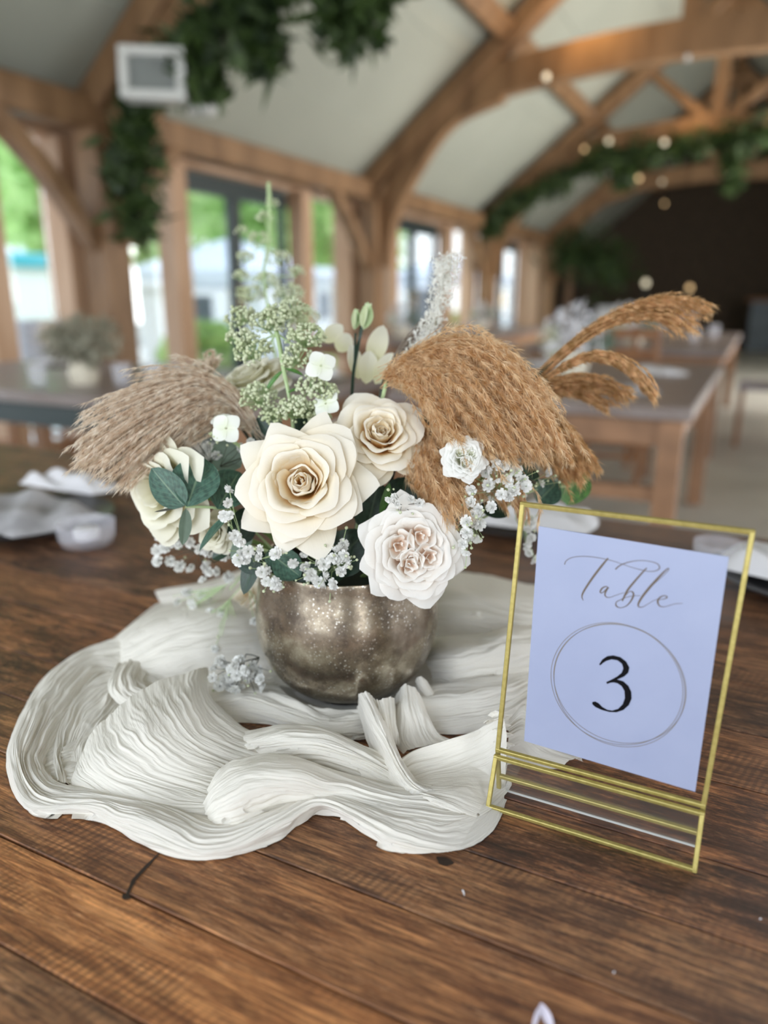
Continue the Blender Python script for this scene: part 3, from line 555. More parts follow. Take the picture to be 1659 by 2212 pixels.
# central hump with its peak
SW.append((dict(seed=7, amp=.00095, lam=.0040, nu=260, nv=221, edge=.002), [
 [(446,1440,26),(452,1490,26),(486,1535,20),(540,1570,14),(620,1600,8)],
 [(418,1446,33),(412,1510,35),(445,1565,27),(530,1605,15),(620,1625,7)],
 [(350,1470,30),(360,1540,36),(410,1600,27),(510,1640,12),(610,1655,6)],
 [(270,1515,24),(290,1580,34),(360,1640,24),(480,1678,9),(600,1685,5)],
 [(208,1575,13),(232,1630,22),(310,1680,15),(440,1715,7),(590,1715,4)],
 [(178,1635,6),(190,1668,10),(270,1712,8),(410,1745,5),(580,1740,3)],
 [(160,1665,2),(160,1690,3),(240,1730,3),(400,1765,2),(570,1765,1)]]))
# upper run to the right
SW.append((dict(seed=8, amp=0.0014, lam=0.0040, nu=240, nv=102), [
 [(500,1580,8),(560,1572,14),(610,1562,22),(690,1568,24),(770,1600,18),(850,1635,8)],
 [(510,1598,14),(565,1592,24),(620,1584,32),(700,1592,32),(785,1630,22),(860,1665,9)],
 [(530,1622,9),(580,1622,18),(640,1620,25),(710,1630,24),(795,1660,14),(870,1690,5)],
 [(550,1660,3),(600,1662,3),(660,1662,3),(720,1672,3),(800,1695,3),(880,1712,2)]]))
# lower run with its knot
SW.append((dict(seed=9, amp=0.0019, lam=0.0045, nu=320, nv=170), [
 [(445,1720,3),(480,1650,14),(540,1626,24),(630,1630,24),(750,1665,12),(880,1700,8),(1000,1690,10),(1080,1640,8)],
 [(440,1745,6),(478,1690,24),(545,1662,34),(635,1662,33),(745,1695,18),(875,1722,12),(995,1715,12),(1082,1665,8)],
 [(452,1770,5),(490,1735,22),(550,1710,28),(635,1706,24),(738,1722,13),(868,1750,11),(985,1745,11),(1080,1695,7)],
 [(475,1795,2),(515,1775,10),(560,1752,12),(630,1740,9),(725,1742,9),(860,1778,7),(975,1775,7),(1076,1722,4)],
 [(500,1812,1),(540,1798,2),(580,1776,2),(635,1758,2),(715,1755,3),(855,1798,2),(970,1798,1),(1070,1745,1)]]))
# folds in front of and below the vase
SW.append((dict(seed=10, amp=0.0021, lam=0.0056, nu=300, nv=119), [
 [(430,1480,3),(520,1468,8),(620,1480,8),(700,1500,8),(790,1505,8),(880,1480,12),(980,1470,12),(1090,1452,10),(1160,1440,6)],
 [(445,1510,8),(530,1498,16),(630,1520,16),(710,1545,14),(790,1540,12),(880,1515,16),(980,1508,16),(1090,1490,14),(1155,1475,8)],
 [(470,1535,4),(550,1535,8),(640,1560,8),(720,1580,8),(790,1575,6),(880,1550,8),(980,1545,8),(1080,1530,8),(1145,1510,4)],
 [(500,1556,1),(570,1560,1),(645,1585,1),(725,1597,1),(790,1592,1),(880,1580,1),(980,1580,2),(1070,1565,2),(1135,1545,1)]]))
SW.append((dict(seed=11, amp=0.0018, lam=0.0043, nu=120, nv=102), [
 [(842,1525,4),(838,1560,6),(850,1600,3),(870,1625,1)], [(868,1478,34),(872,1530,26),(885,1585,10),(900,1618,2)], [(890,1485,32),(905,1540,22),(925,1585,8),(945,1605,1)], [(912,1520,10),(930,1560,8),(955,1590,3),(985,1600,1)]]))
SW.append((dict(seed=12, amp=0.0018, lam=0.0043, nu=120, nv=85), [
 [(895,1500,2),(910,1530,4),(945,1560,2)], [(902,1465,26),(925,1515,14),(965,1550,4)], [(925,1480,16),(955,1520,10),(1000,1550,2)]]))
# rope-like fold curling down from the vase foot
SW.append((dict(seed=13, amp=0.0013, lam=0.0034, nu=240, nv=85), [
 [(768,1512,14),(786,1570,16),(812,1625,12),(842,1680,8),(880,1722,4),(960,1740,1)],
 [(780,1500,30),(806,1565,28),(832,1618,22),(860,1670,16),(895,1708,12),(965,1722,8)],
 [(796,1502,33),(824,1562,30),(848,1612,24),(872,1658,18),(902,1694,14),(968,1708,9)],
 [(812,1520,16),(838,1580,12),(858,1625,9),(880,1662,6),(906,1690,6),(972,1700,4)]]))
SW.append((dict(seed=15, amp=0.0018, lam=0.0031, nu=120, nv=102), [
 [(800,1508,30),(815,1560,22),(830,1600,10)], [(822,1515,32),(832,1560,24),(845,1605,8)], [(842,1508,30),(846,1560,20),(858,1610,4)], [(850,1540,10),(858,1580,6),(872,1618,1)]]))
# lifted basin at the right, rising to the frill
SW.append((dict(seed=16, amp=0.0011, lam=0.0046, nu=220, nv=187), [
 [(838,1650,6),(890,1612,16),(960,1590,24),(1030,1566,32),(1085,1540,38)],
 [(858,1672,4),(905,1648,8),(970,1632,10),(1040,1600,20),(1092,1568,32)],
 [(872,1690,5),(920,1680,6),(985,1668,8),(1045,1640,16),(1096,1600,26)],
 [(890,1706,9),(940,1706,12),(1000,1690,20),(1050,1660,28),(1096,1622,30)],
 [(915,1722,8),(960,1728,14),(1020,1710,20),(1062,1680,24),(1098,1645,24)],
 [(945,1738,2),(990,1745,5),(1040,1728,6),(1075,1700,8),(1100,1668,8)],
 [(960,1752,1),(1010,1762,1),(1055,1748,1),(1085,1720,1),(1104,1690,1)]]))
# ruffled frill beside the sign
fr = [[], [], []]
for k in range(31):
    t = k/30; x = 1072+9*math.sin(k*.95)+t*16; y = 1537+t*98; h = 38-t*24
    fr[0].append((x-18, y+6, h-6)); fr[1].append((x, y-3*math.cos(k*.95), h+1)); fr[2].append((x+16+6*math.sin(k*.95+1.2), y+2, h-3))
SW.append((dict(seed=17, amp=0.0008, lam=0.0037, nu=200, nv=61, edge=.001), fr))
SW.append((dict(seed=18, amp=0.0013, lam=0.0037, nu=160, nv=102), [
 [(1100,1545,24),(1135,1512,30),(1165,1570,14),(1200,1610,5),(1262,1640,1)], [(1098,1580,16),(1130,1570,18),(1160,1610,9),(1195,1632,4),(1235,1645,1)], [(1096,1640,4),(1125,1640,4),(1150,1648,3),(1180,1655,2),(1215,1655,1)]]))
# humps behind the vase on the right
SW.append((dict(seed=19, amp=0.0016, lam=0.0087, nu=160, nv=136), [
 [(860,1232,2),(940,1228,6),(1040,1240,8),(1120,1256,8),(1190,1272,3)], [(880,1270,28),(960,1262,36),(1050,1276,34),(1125,1292,28),(1200,1310,16)],
 [(900,1330,22),(970,1322,30),(1055,1330,26),(1130,1345,22),(1195,1350,12)], [(910,1385,4),(980,1380,5),(1060,1385,5),(1130,1392,4),(1190,1390,2)]]))
SW.append((dict(seed=20, amp=0.0019, lam=0.0074, nu=160, nv=136), [
 [(900,1370,6),(960,1372,16),(1030,1370,22),(1090,1352,26),(1170,1345,18)], [(915,1410,18),(970,1405,32),(1040,1400,34),(1100,1385,34),(1170,1378,22)],
 [(930,1450,12),(985,1450,20),(1050,1440,22),(1110,1430,18),(1170,1420,12)], [(935,1485,2),(990,1488,3),(1060,1480,3),(1120,1465,3),(1170,1455,2)]]))
VV, FF, UU = [], [], []; n0 = 0
for kw, rails in SW:
    V, Fc, uv = drape(rails, **kw); VV.append(V); FF.append(Fc+n0); UU.append(uv); n0 += len(V)
VCX, VCY = onz(752, 1478)[:2]                        # vase axis
V = np.concatenate(VV)
# under the vase the cloth is pressed flat and around it folds stay outside the metal
rr = np.hypot(V[:, 0]-VCX, V[:, 1]-VCY); prof = np.interp(rr, [0, .040, .052, .066, .080, .09], [.0022, .0022, .006, .014, .05, .2]); V[:, 2] = np.minimum(V[:, 2], TZ+prof)
k_ = np.clip((V[:, 0]+.175)/.045, 0, 1)**2*np.clip((.458-V[:, 1])/.02, 0, 1); V[:, 2] = V[:, 2]*(1-k_)+(TZ+.0005+.06*(V[:, 2]-TZ))*k_      # flat where the sign stands on it
ru = link('table_runner', mesh_from('table_runner', V, np.concatenate(FF), np.concatenate(UU)), M['cloth'])
tag(ru, 'crinkled ivory gauze runner swirled on the wooden table around the vase', 'runner')
# ================================================================== VASE
vz = TZ+.0028
VA = empty('brass_vase', (VCX, VCY, vz)); tag(VA, 'mottled antique brass bowl vase holding the bouquet', 'vase')
prof = [(0.0001, 0), (.030, .0005), (.040, .002), (.052, .0085), (.063, .019), (.071, .032), (.0762, .047), (.0782, .062), (.0778, .078), (.0755, .094), (.0735, .108), (.0728, .118), (.0722, .1195), (.0710, .1185), (.0712, .108), (.0735, .092), (.0758, .075), (.0755, .060), (.072, .042), (.060, .020), (.04, .006), (.0001, .004)]
pr = spline(prof, 110); m = MB(); m.lathe([(max(1e-4, a), b) for a, b in pr], seg=96); m.build('bowl', M['brass'], VA, True)
fo = MB(); fo.lathe([(.0001, .104), (.05, .106), (.066, .100), (.069, .085), (.0001, .08)], seg=40); fo.build('foam', M['foam'], VA, True)
# ================================================================== FLOWERS
def frame_from(dirv, roll=0.0):
    z = unit(dirv); x = unit(np.cross((0, 0, 1.0), z) if abs(z[2]) < .95 else np.cross((0, 1.0, 0), z)); y = np.cross(z, x)
    c, s = math.cos(roll), math.sin(roll); return x*c+y*s, -x*s+y*c, z
def face(a, b, c): return -FW*a + RT*b + UP*c        # a: to the lens side, b: right, c: up
def petal(R, phi, r0, r1, z0, z1, half, p=.8, q=1.0, curl=0.0, drop=0.0, tip=.0, wave=0.0, seed=0, nu=13, nv=11, fold=0.0, flat=0.0):
    """petal as a curved sheet round the flower axis; tip>0 gives a drawn-out point by rolling both sides back"""
    v = np.linspace(0, 1, nv)[:, None]; u = np.linspace(-1, 1, nu)[None, :]
    shape = np.sqrt(np.clip(np.sin(np.pi*np.clip(.10+.60*v, 0, 1)), 0, 1))+0*u
    top = 1-(.04+.18*tip)*np.abs(u)**1.05-.10*np.abs(u)**4; vv = v*top
    c = np.clip((vv-.60)/.40, 0, 1)
    r = r0+(r1-r0)*vv**p + curl*c**2; z = z0+(z1-z0)*np.sin(vv*np.pi/2)**q - drop*c**2
    side = np.clip((np.abs(u)-.25)/.75, 0, 1)
    r = (r - tip*.07*c*side**1.4)*(1+.045*u*(1-flat)); z = z - tip*.19*c**1.5*side**1.2 - .035*u*vv
    w = u*half*shape; eff = np.maximum(r, .16)
    th = phi+w*(1-flat*.3); x = r*np.cos(th); y = r*np.sin(th)
    if flat: # straighter cross-section for big outer petals
        rr = r/np.cos(np.clip(w, -1.0, 1.0)*flat); x = rr*np.cos(th); y = rr*np.sin(th)
    rg = np.random.default_rng(seed); ph = rg.random(4)*6.28
    z = z + wave*vv*(np.sin(u*5+ph[0])*.6+np.sin(u*9+ph[1]+v*3)*.4) + .01*np.sin(v*6+ph[2])
    rw = wave*vv*np.sin(u*6.5+ph[3]+v*2); x = x+rw*np.cos(th); y = y+rw*np.sin(th)
    if fold: z = z - fold*vv*np.exp(-(u/.25)**2)
    V = np.stack([x, y, z], -1).reshape(-1, 3)*R; uv = np.stack(np.broadcast_arrays((u+1)/2, vv), -1).reshape(-1, 2)
    return mesh_from('petal', V, grid_faces(nv, nu), uv)
def set_frame(o, p, dirv, roll=0):
    x, y, z = frame_from(dirv, roll); o.matrix_world = Matrix(((x[0], y[0], z[0], p[0]), (x[1], y[1], z[1], p[1]), (x[2], y[2], z[2], p[2]), (0, 0, 0, 1)))
def stem_to_vase(parent, p, dirv, m='stem', r=.0022, back=.028, tgt=None):
    """stem from the back of the flower down into the vase"""
    a = np.asarray(p)-unit(dirv)*back; b = np.array([VCX, VCY, TZ+.105]) if tgt is None else np.array(tgt); b = b+(a-b)*np.array([.25, .25, 0])
    mid = (a+b)/2-unit(dirv)*.012; pts = spline([a, mid, b, b+np.array([0, 0, -.012])], 9)
    mb = MB(); mb.tube(pts, r, 6); o = mb.build('stem', M[m], None, True); o.parent = parent; o.matrix_parent_inverse = parent.matrix_world.inverted(); return o
def calyx(parent, R):
    mb = MB(); mb.lathe([(.0001, -.62), (.10, -.62), (.15, -.55), (.16, -.46), (.08, -.42)], seg=12)
    mb.V = [v*R for v in mb.V]
    for k in range(5):
        an = k*1.2566; c, s = math.cos(an), math.sin(an); P = []
        for t, wd in ((0, .09), (.4, .08), (.75, .04), (1, .004)): rr = .12+.42*t; zz = -.5+.02*t-.12*t*t; P += [(R*(rr*c-wd*s), R*(rr*s+wd*c), R*zz), (R*(rr*c+wd*s), R*(rr*s-wd*c), R*zz)]
        mb.add(P, [(0, 1, 3, 2), (2, 3, 5, 4), (4, 5, 7, 6)])
    me = mesh_from('calyx', np.concatenate(mb.V), mb.F); link('calyx', me, M['stem'], parent)
def rose(name, label, p, R, dirv, m='rose', roll=0, seed=0, layers=None, core=7, cat='flower', group=None, stem=True):
    rg = random.Random(seed); T = empty(name); set_frame(T, p, dirv, roll); tag(T, label, cat, group); bpy.context.view_layer.update()
    L = layers or [  # n, r1, z1, half-width, p, curl, drop, tip, flat
        (3, .15, .20, 1.5, .45, -.05, .00, .0, 0), (3, .24, .20, 1.3, .45, -.02, .00, .1, 0), (4, .34, .21, 1.15, .46, .02, .02, .3, 0),
        (4, .46, .19, 1.05, .50, .05, .04, .5, 0), (5, .59, .13, .95, .56, .08, .06, .7, .1), (5, .73, .04, .90, .66, .11, .09, .9, .3), (5, .87, -.07, .86, .78, .12, .10, 1.0, .45), (5, .98, -.22, .84, .92, .12, .10, 1.2, .5)]
    for li, (n, r1, z1, half, pp, cu, dr, tp, fl) in enumerate(L):
        off = rg.random()*6.28
        for k in range(n):
            j = lambda s: (rg.random()-.5)*s
            me = petal(R, off+k*2*math.pi/n+j(.22), .05, r1+j(.07)+.012*(k % 2), -.55, z1+j(.06), half*(1+j(.2)), p=pp, q=.8, curl=cu*(1+j(.5)), drop=dr*(1+j(.6)), tip=tp*(1+j(.5)), wave=.020, seed=seed*100+li*10+k, flat=fl)
            link('petal', me, M[m], T)
    if core:
        for k in range(core):     # tightly rolled heart
            me = petal(R, k*2.4, .02, .06+.018*k, -.35, .06+rg.random()*.05, 1.35, p=.35, q=.7, curl=-.03, seed=k, wave=.01); link('petal', me, M[m], T)
    calyx(T, R)
    if stem: stem_to_vase(T, p, dirv, back=R*.6)
    return T
big = [(3, .17, -.03, 1.5, .45, -.10, .03, .0, 0), (3, .25, -.01, 1.35, .45, -.08, .02, .0, 0), (4, .35, .12, 1.2, .45, -.02, .0, .2, 0), (4, .44, .18, 1.1, .46, .04, .03, .3, 0), (4, .54, .18, 1.05, .52, .09, .06, .4, .1),
       (5, .67, .12, .98, .60, .12, .09, .7, .35), (5, .80, .03, .92, .70, .13, .10, 1.0, .5), (5, .90, -.08, .84, .82, .13, .10, 1.3, .6), (5, 1.0, -.18, .80, .95, .13, .10, 1.5, .65)]
rose('cream_rose', 'largest open cream rose with pointed outer petals, front and centre of the bouquet', at(648, 1040, .548), .0515, face(1, -.08, .12), seed=3, roll=.5, layers=big, core=6)
rose('cream_rose', 'open cream rose with ruffled edges, above and right of the largest rose', at(822, 935, .575), .0415, face(1, .12, .42), seed=11, roll=1.2)
rose('cream_rose', 'ivory rose seen from its side behind the eucalyptus at the left', at(352, 1058, .590), .047, face(.80, -.60, -.12), m='rose_green', seed=21, roll=2.2,
     layers=[(4, .28, .32, 1.2, .6, 0, 0, .1, 0), (4, .45, .28, 1.1, .6, .04, .02, .2, 0), (5, .62, .20, 1.0, .65, .08, .06, .6, .1), (5, .80, .08, .95, .75, .12, .08, .9, .3), (5, .96, -.05, .9, .8, .12, .10, 1.0, .4)])
rose('cream_rose', 'pale cream rose behind the hydrangea buds at the back', at(535, 815, .665), .040, face(.55, -.35, .7), m='rose_green', seed=31, roll=.3)
rose('spray_rose', 'small ivory spray rose below the eucalyptus leaves', at(462, 1152, .60), .0185, face(.9, -.3, -.15), m='rose_green', seed=41, roll=1.3, cat='flower')
rose('cream_rose', 'white rose half hidden under the golden pampas at the right', at(1112, 985, .63), .030, face(.7, .6, .3), m='rose_white', seed=51)
rose('cream_rose', 'cream rose head resting on the cloth behind the vase at the left', onz(525, 1300, TZ+.042), .030, face(.5, -.5, .6), m='rose', seed=61, stem=False)
# garden rose: many ruffled petals, quartered heart
def garden_rose(name, label, p, R, dirv, m, seed, nheart=5, wave=.03, roll=0.0, stretch=1.0):
    rg = random.Random(seed); T = empty(name); set_frame(T, p, dirv, roll); tag(T, label, 'flower'); bpy.context.view_layer.update()
    for li, (n, r1, z1, half, pp, cu, dr, tp, fl) in enumerate([(6, .54, .14, .80, .5, .03, .02, .2, 0), (6, .62, .13, .76, .52, .04, .03, .2, 0), (7, .70, .10, .72, .56, .05, .04, .4, .1), (7, .79, .04, .70, .64, .07, .05, .5, .25), (7, .88, -.04, .68, .74, .09, .07, .7, .4), (6, .98, -.15, .74, .88, .11, .09, 1.1, .55)]):
        off = rg.random()*6.28
        for k in range(n):
            j = lambda s: (rg.random()-.5)*s
            link('petal', petal(R, off+k*6.283/n+j(.25), .05, r1+j(.09), -.5, z1+j(.06), half*(1+j(.25)), p=pp, q=.8, curl=cu, drop=dr, tip=tp*(1+j(.6)), wave=wave*.8, seed=seed*100+li*10+k, flat=fl), M[m], T)
    for h in range(nheart):                # whorls in the heart
        if h == 0: cx, cy = .10, -.14
        else: a = h*6.283/(nheart-1)+.4; cx, cy = .29*math.cos(a), .29*math.sin(a)
        for k in range(6):
            rr = .05+.046*k; me = petal(R, k*2.4+h, .01, rr, -.14, .17+.03*math.sin(k*2+h)-.004*k, 1.5-.10*k, p=.4, q=.7, curl=.015, wave=wave*.45, seed=seed+h*9+k, nu=15)
            V = np.empty(len(me.vertices)*3, np.float32); me.vertices.foreach_get('co', V); V = V.reshape(-1, 3); V[:, 0] += cx*R; V[:, 1] += cy*R; me.vertices.foreach_set('co', V.ravel()); me.update()
            link('petal', me, M[m], T)
    calyx(T, R); stem_to_vase(T, p, dirv, back=R*.6); return T
garden_rose('garden_rose', 'blush centred garden rose with crowded ruffled petals hanging over the vase rim', at(893, 1190, .548), .0415, face(1, .12, -.02), 'rose_pink', 5, roll=-.8)
garden_rose('lisianthus_bloom', 'small white ruffled bloom between pampas and cream rose', at(1004, 988, .546), .0182, face(1, .1, .15), 'rose_white', 8, nheart=4, wave=.035)
# ---------------------------------------------------------------- leaves
def leaf_mesh(L, W, cup=.15, bend=.2, rnd=1.0, nu=9, nv=13, name='leaf'):
    v = np.linspace(0, 1, nv)[:, None]; u = np.linspace(-1, 1, nu)[None, :]
    wd = W*np.sin(np.pi*np.clip(v, 0, 1)**rnd)**.62
    x = u*wd; y = v*L+0*u; z = cup*np.abs(u)**1.5*wd - bend*L*v**2+0*u - .0004*np.exp(-(u/.12)**2)
    return mesh_from(name, np.stack([x, y, z], -1).reshape(-1, 3), grid_faces(nv, nu), np.stack(np.broadcast_arrays((u+1)/2, v), -1).reshape(-1, 2))
def place_leaf(parent, a, b, W, m, nrm=None, cup=.2, bend=.12, rnd=1.0, name='leaf'):
    """leaf from base point a to tip b"""
    a = np.asarray(a, float); b = np.asarray(b, float); L = np.linalg.norm(b-a); y = unit(b-a); n = unit(nrm if nrm is not None else -FW); x = unit(np.cross(y, n)); z = np.cross(x, y)
    me = leaf_mesh(L, W, cup, bend, rnd); o = link(name, me, M[m]); mw = Matrix(((x[0], y[0], z[0], a[0]), (x[1], y[1], z[1], a[1]), (x[2], y[2], z[2], a[2]), (0, 0, 0, 1)))
    o.parent = parent; o.matrix_parent_inverse = parent.matrix_world.inverted(); o.matrix_world = mw; return o
def sprig(name, label, stempts, leaves, m='euc', sm='stem_pale', cat='foliage', r=.0011):
    """stempts: list of points; leaves: (base, tip, halfwidth, normal, material)"""
    T = empty(name, stempts[0]); bpy.context.view_layer.update(); tag(T, label, cat)
    mb = MB(); mb.tube(spline(stempts, 16), r, 6); o = mb.build('stem', M[sm], None, True); o.parent = T; o.matrix_parent_inverse = T.matrix_world.inverted()
    for l in leaves: place_leaf(T, l[0], l[1], l[2], l[4] if len(l) > 4 else m, l[3] if len(l) > 3 else None, rnd=l[5] if len(l) > 5 else 1.0)
    return T
vin = np.array([VCX, VCY, TZ+.10])
sprig('eucalyptus_sprig', 'round leaved eucalyptus sprig left of the largest rose', [vin+(-.03, -.02, 0), at(520, 1120, .60), at(470, 1098, .575), at(400, 1094, .565)], [
    (at(398, 1094, .563), at(324, 1012, .557), .0125, face(1, -.3, .3), 'euc', .85), (at(404, 1095, .562), at(440, 986, .572), .0185, face(1, .1, .1), 'euc', 1.1),
    (at(470, 1100, .57), at(520, 1010, .60), .017, face(1, .2, .1), 'euc'), (at(402, 1098, .563), at(398, 1178, .562), .0052, face(1, .8, 0), 'euc_back'),
    (at(500, 1110, .565), at(422, 1182, .562), .0070, face(.5, -.2, 1), 'euc'), (at(490, 1150, .58), at(560, 1120, .60), .014, face(1, 0, -.3), 'leaf_dark'), (at(400, 1093, .563), at(331, 1106, .560), .0010, face(1, 0, 0), 'stem_dark')])
sprig('ruscus_sprig', 'dark green leaf sprig under the largest rose with a downward pointing leaf', [vin+(-.02, -.04, .01), at(620, 1225, .58), at(590, 1195, .57), at(540, 1180, .57)], [
    (at(560, 1195, .575), at(519, 1283, .575), .0085, face(1, -.6, 0), 'leaf_dark', .8), (at(600, 1240, .572), at(620, 1180, .572), .014, face(1, .3, .2), 'euc'), (at(560, 1240, .575), at(530, 1180, .575), .012, face(1, -.3, .2), 'leaf_dark'),
    (at(640, 1262, .575), at(760, 1215, .575), .012, face(1, 0, .5), 'leaf_dark'), (at(700, 1240, .58), at(790, 1150, .58), .018, face(1, .3, .2), 'leaf_dark'), (at(590, 1200, .57), at(650, 1245, .57), .012, face(1, 0, .3), 'euc')])
sprig('ruscus_sprig', 'dark green leaves showing between the three front roses', [vin+(.0, -.03, .01), at(800, 1130, .60), at(830, 1060, .595)], [
    (at(790, 1150, .59), at(820, 1040, .59), .017, face(1, .2, .2), 'leaf_dark'), (at(850, 1120, .60), at(880, 1030, .60), .016, face(1, .2, .2), 'leaf_dark'), (at(760, 1080, .60), at(800, 1000, .60), .015, face(1, .2, .2), 'leaf_dark'), (at(820, 1110, .585), at(846, 1045, .585), .004, face(1, .8, .2), 'leaf')])
sprig('ruscus_sprig', 'dark foliage tucked behind the largest rose and the hydrangea', [vin+(-.01, .0, .02), at(590, 980, .63), at(560, 930, .63)], [
    (at(600, 960, .62), at(555, 900, .62), .014, face(1, -.2, .3), 'leaf_dark'), (at(640, 960, .63), at(700, 880, .63), .016, face(1, .2, .3), 'leaf_dark'), (at(520, 1010, .62), at(460, 960, .62), .014, face(1, -.2, .3), 'euc_back')])
sprig('eucalyptus_sprig', 'round green eucalyptus leaves above the left corner of the table sign', [vin+(.04, 0, .02), at(1080, 1100, .62), at(1150, 1060, .64), at(1235, 1050, .65)], [
    (at(1225, 1092, .655), at(1248, 1004, .655), .017, face(1, .2, .2), 'leaf', 1.05), (at(1205, 1045, .65), at(1215, 985, .65), .016, face(.6, .3, .8), 'euc_back'), (at(1160, 1085, .64), at(1205, 1040, .64), .013, face(1, .1, .4), 'euc'),
    (at(1100, 1112, .61), at(1035, 1090, .61), .008, face(1, 0, .5), 'leaf_dark'), (at(1120, 1050, .62), at(1150, 1000, .62), .012, face(1, 0, .2), 'euc')])
sprig('eucalyptus_sprig', 'grey green leaf pair behind the small spray rose', [vin+(-.04, 0, .0), at(520, 1170, .62), at(500, 1185, .62)], [
    (at(545, 1150, .60), at(497, 1210, .60), .007, face(1, 0, .3), 'euc_back'), (at(500, 1185, .61), at(455, 1205, .61), .006, face(1, 0, .6), 'leaf_dark')])
# ---------------------------------------------------------------- grasses
def plume(name, label, guides, nbr, nh, hl, m, spread=.004, start=.18, droop=.006, hw=.00042, seed=0, stem_m='stem_dark', taper=.75, flare=.5, segs=14, lean=(0, 0, -1), branch_r=.00025, dens=1.0, stem_r=.0016):
    """guides: each a list of (px, py, depth); branches are blends of neighbouring guides; every branch carries fine pointed spikelets"""
    rg = np.random.default_rng(seed); G = np.array([spline([at(*q) for q in g], segs) for g in guides]); ng = len(guides)
    T = empty(name, G[0][0]); bpy.context.view_layer.update(); tag(T, label, 'dried grass')
    V = []; Fc = []; n0 = 0; bt = MB(); lean = unit(lean)
    for b in range(nbr):
        s = rg.random()*(ng-1); i = min(int(s), ng-2) if ng > 1 else 0; f = s-i; P = G[i]*(1-f)+G[min(i+1, ng-1)]*f
        end = 1-.45*rg.random()**1.6*(1-taper*.5); o = rg.normal(size=3)*spread; o2 = rg.normal(size=3)*spread*.8
        t = np.linspace(0, 1, segs)[:, None]; P = P+o*t**.8+o2*np.sin(t*7+rg.random()*6)*.7
        k = max(4, int(segs*end)); P = spline(P[:k], segs)
        bt.tube(P[::2], branch_r, 3, caps=False)
        st = start*rg.random()*2; K_ = 13; nn_ = int(nh*dens); tt = (np.floor(rg.random(nn_)*K_)+.75*rg.random(nn_)**2+rg.random())/(K_+1.8); tt = st+(1-st)*tt**.85; idx = tt*(segs-1-1e-6); ii = idx.astype(int); ff = (idx-ii)[:, None]
        C = P[ii]*(1-ff)+P[ii+1]*ff; D = P[np.minimum(ii+1, segs-1)]-P[ii]; D /= np.linalg.norm(D, axis=1)[:, None]+1e-9
        R = rg.normal(size=C.shape); R -= (R*D).sum(1)[:, None]*D; R /= np.linalg.norm(R, axis=1)[:, None]
        d = D+R*flare*(.2+1.0*rg.random((len(C), 1))**1.3)+lean*.15; d /= np.linalg.norm(d, axis=1)[:, None]
        ln = hl*(.5+.7*rg.random((len(C), 1))); sd = np.cross(d, R+FW*.7); sd /= np.linalg.norm(sd, axis=1)[:, None]+1e-9
        w2 = hw*(.6+.8*rg.random((len(C), 1))); mid = C+d*ln*.35; tipp = C+d*ln+lean*droop*ln/hl*.25
        Q = np.stack([C, mid-sd*w2, tipp, mid+sd*w2], 1).reshape(-1, 3); V.append(Q); n0 += len(C)
    V = np.concatenate(V); o = link('plume', mesh_from('plume', V, np.arange(len(V)).reshape(-1, 4), smooth=False), M[m]); o['kind'] = 'stuff'
    o.parent = T; o.matrix_parent_inverse = T.matrix_world.inverted()
    o = bt.build('branches', M[m]); o['kind'] = 'stuff'; o.parent = T; o.matrix_parent_inverse = T.matrix_world.inverted()
    a = G[0][0]; b = np.array([VCX, VCY, TZ+.10]); s_ = MB(); s_.tube(spline([G[ng//2][2], a, a*.6+b*.4, b+(a-b)*.2], 12), stem_r, 6); o = s_.build('stem', M[stem_m], None, True); o.parent = T; o.matrix_parent_inverse = T.matrix_world.inverted()
    return T
B = (566, 950, .622)
plume('pampas_plume', 'taupe pampas plume fanning out to the left of the bouquet', [
    [B, (520, 868, 0.622), (460, 812, 0.617), (410, 782, 0.612), (366, 768, 0.607)],
    [B, (508, 862, 0.622), (430, 815, 0.612), (330, 828, 0.602), (215, 870, 0.592), (118, 922, 0.587)],
    [B, (505, 870, 0.622), (425, 835, 0.607), (310, 870, 0.592), (200, 930, 0.577), (134, 1000, 0.572)],
    [B, (508, 880, 0.622), (420, 855, 0.602), (300, 915, 0.582), (195, 990, 0.570), (132, 1025, 0.567)],
    [B, (512, 895, 0.622), (430, 880, 0.602), (330, 945, 0.582), (230, 1025, 0.572), (155, 1082, 0.572)],
    [B, (520, 905, 0.622), (455, 900, 0.607), (370, 960, 0.592), (290, 1030, 0.582), (222, 1080, 0.582)],
    [B, (530, 915, 0.622), (480, 912, 0.612), (420, 940, 0.602), (360, 985, 0.597), (320, 1020, 0.597)]],
    230, 170, .0085, 'taupe_hair', spread=.0050, start=.10, flare=.42, hw=.00025, seed=1)
plume('pampas_plume', 'large fluffy golden pampas plume arching over the right of the bouquet', [
    [(838, 815, .60), (900, 765, .59), (985, 738, .585), (1060, 752, .58), (1125, 810, .575), (1175, 880, .575)],
    [(838, 815, .60), (895, 770, .59), (985, 745, .58), (1090, 790, .57), (1165, 880, .565), (1215, 985, .565), (1235, 1045, .565)],
    [(840, 818, .60), (900, 785, .59), (990, 780, .575), (1070, 860, .565), (1130, 960, .56), (1175, 1030, .56)],
    [(842, 820, .60), (890, 795, .585), (960, 800, .57), (1030, 880, .56), (1085, 970, .556), (1130, 1020, .556)],
    [(844, 822, .60), (885, 810, .585), (935, 830, .57), (990, 900, .56), (1040, 970, .556), (1085, 1030, .556)],
    [(846, 826, .60), (880, 830, .585), (915, 860, .57), (950, 910, .565), (985, 950, .562), (1010, 985, .560)]],
    330, 230, .0080, 'gold_hair', spread=.0080, start=.15, flare=1.25, hw=.00025, seed=2, stem_m='stem_pale')
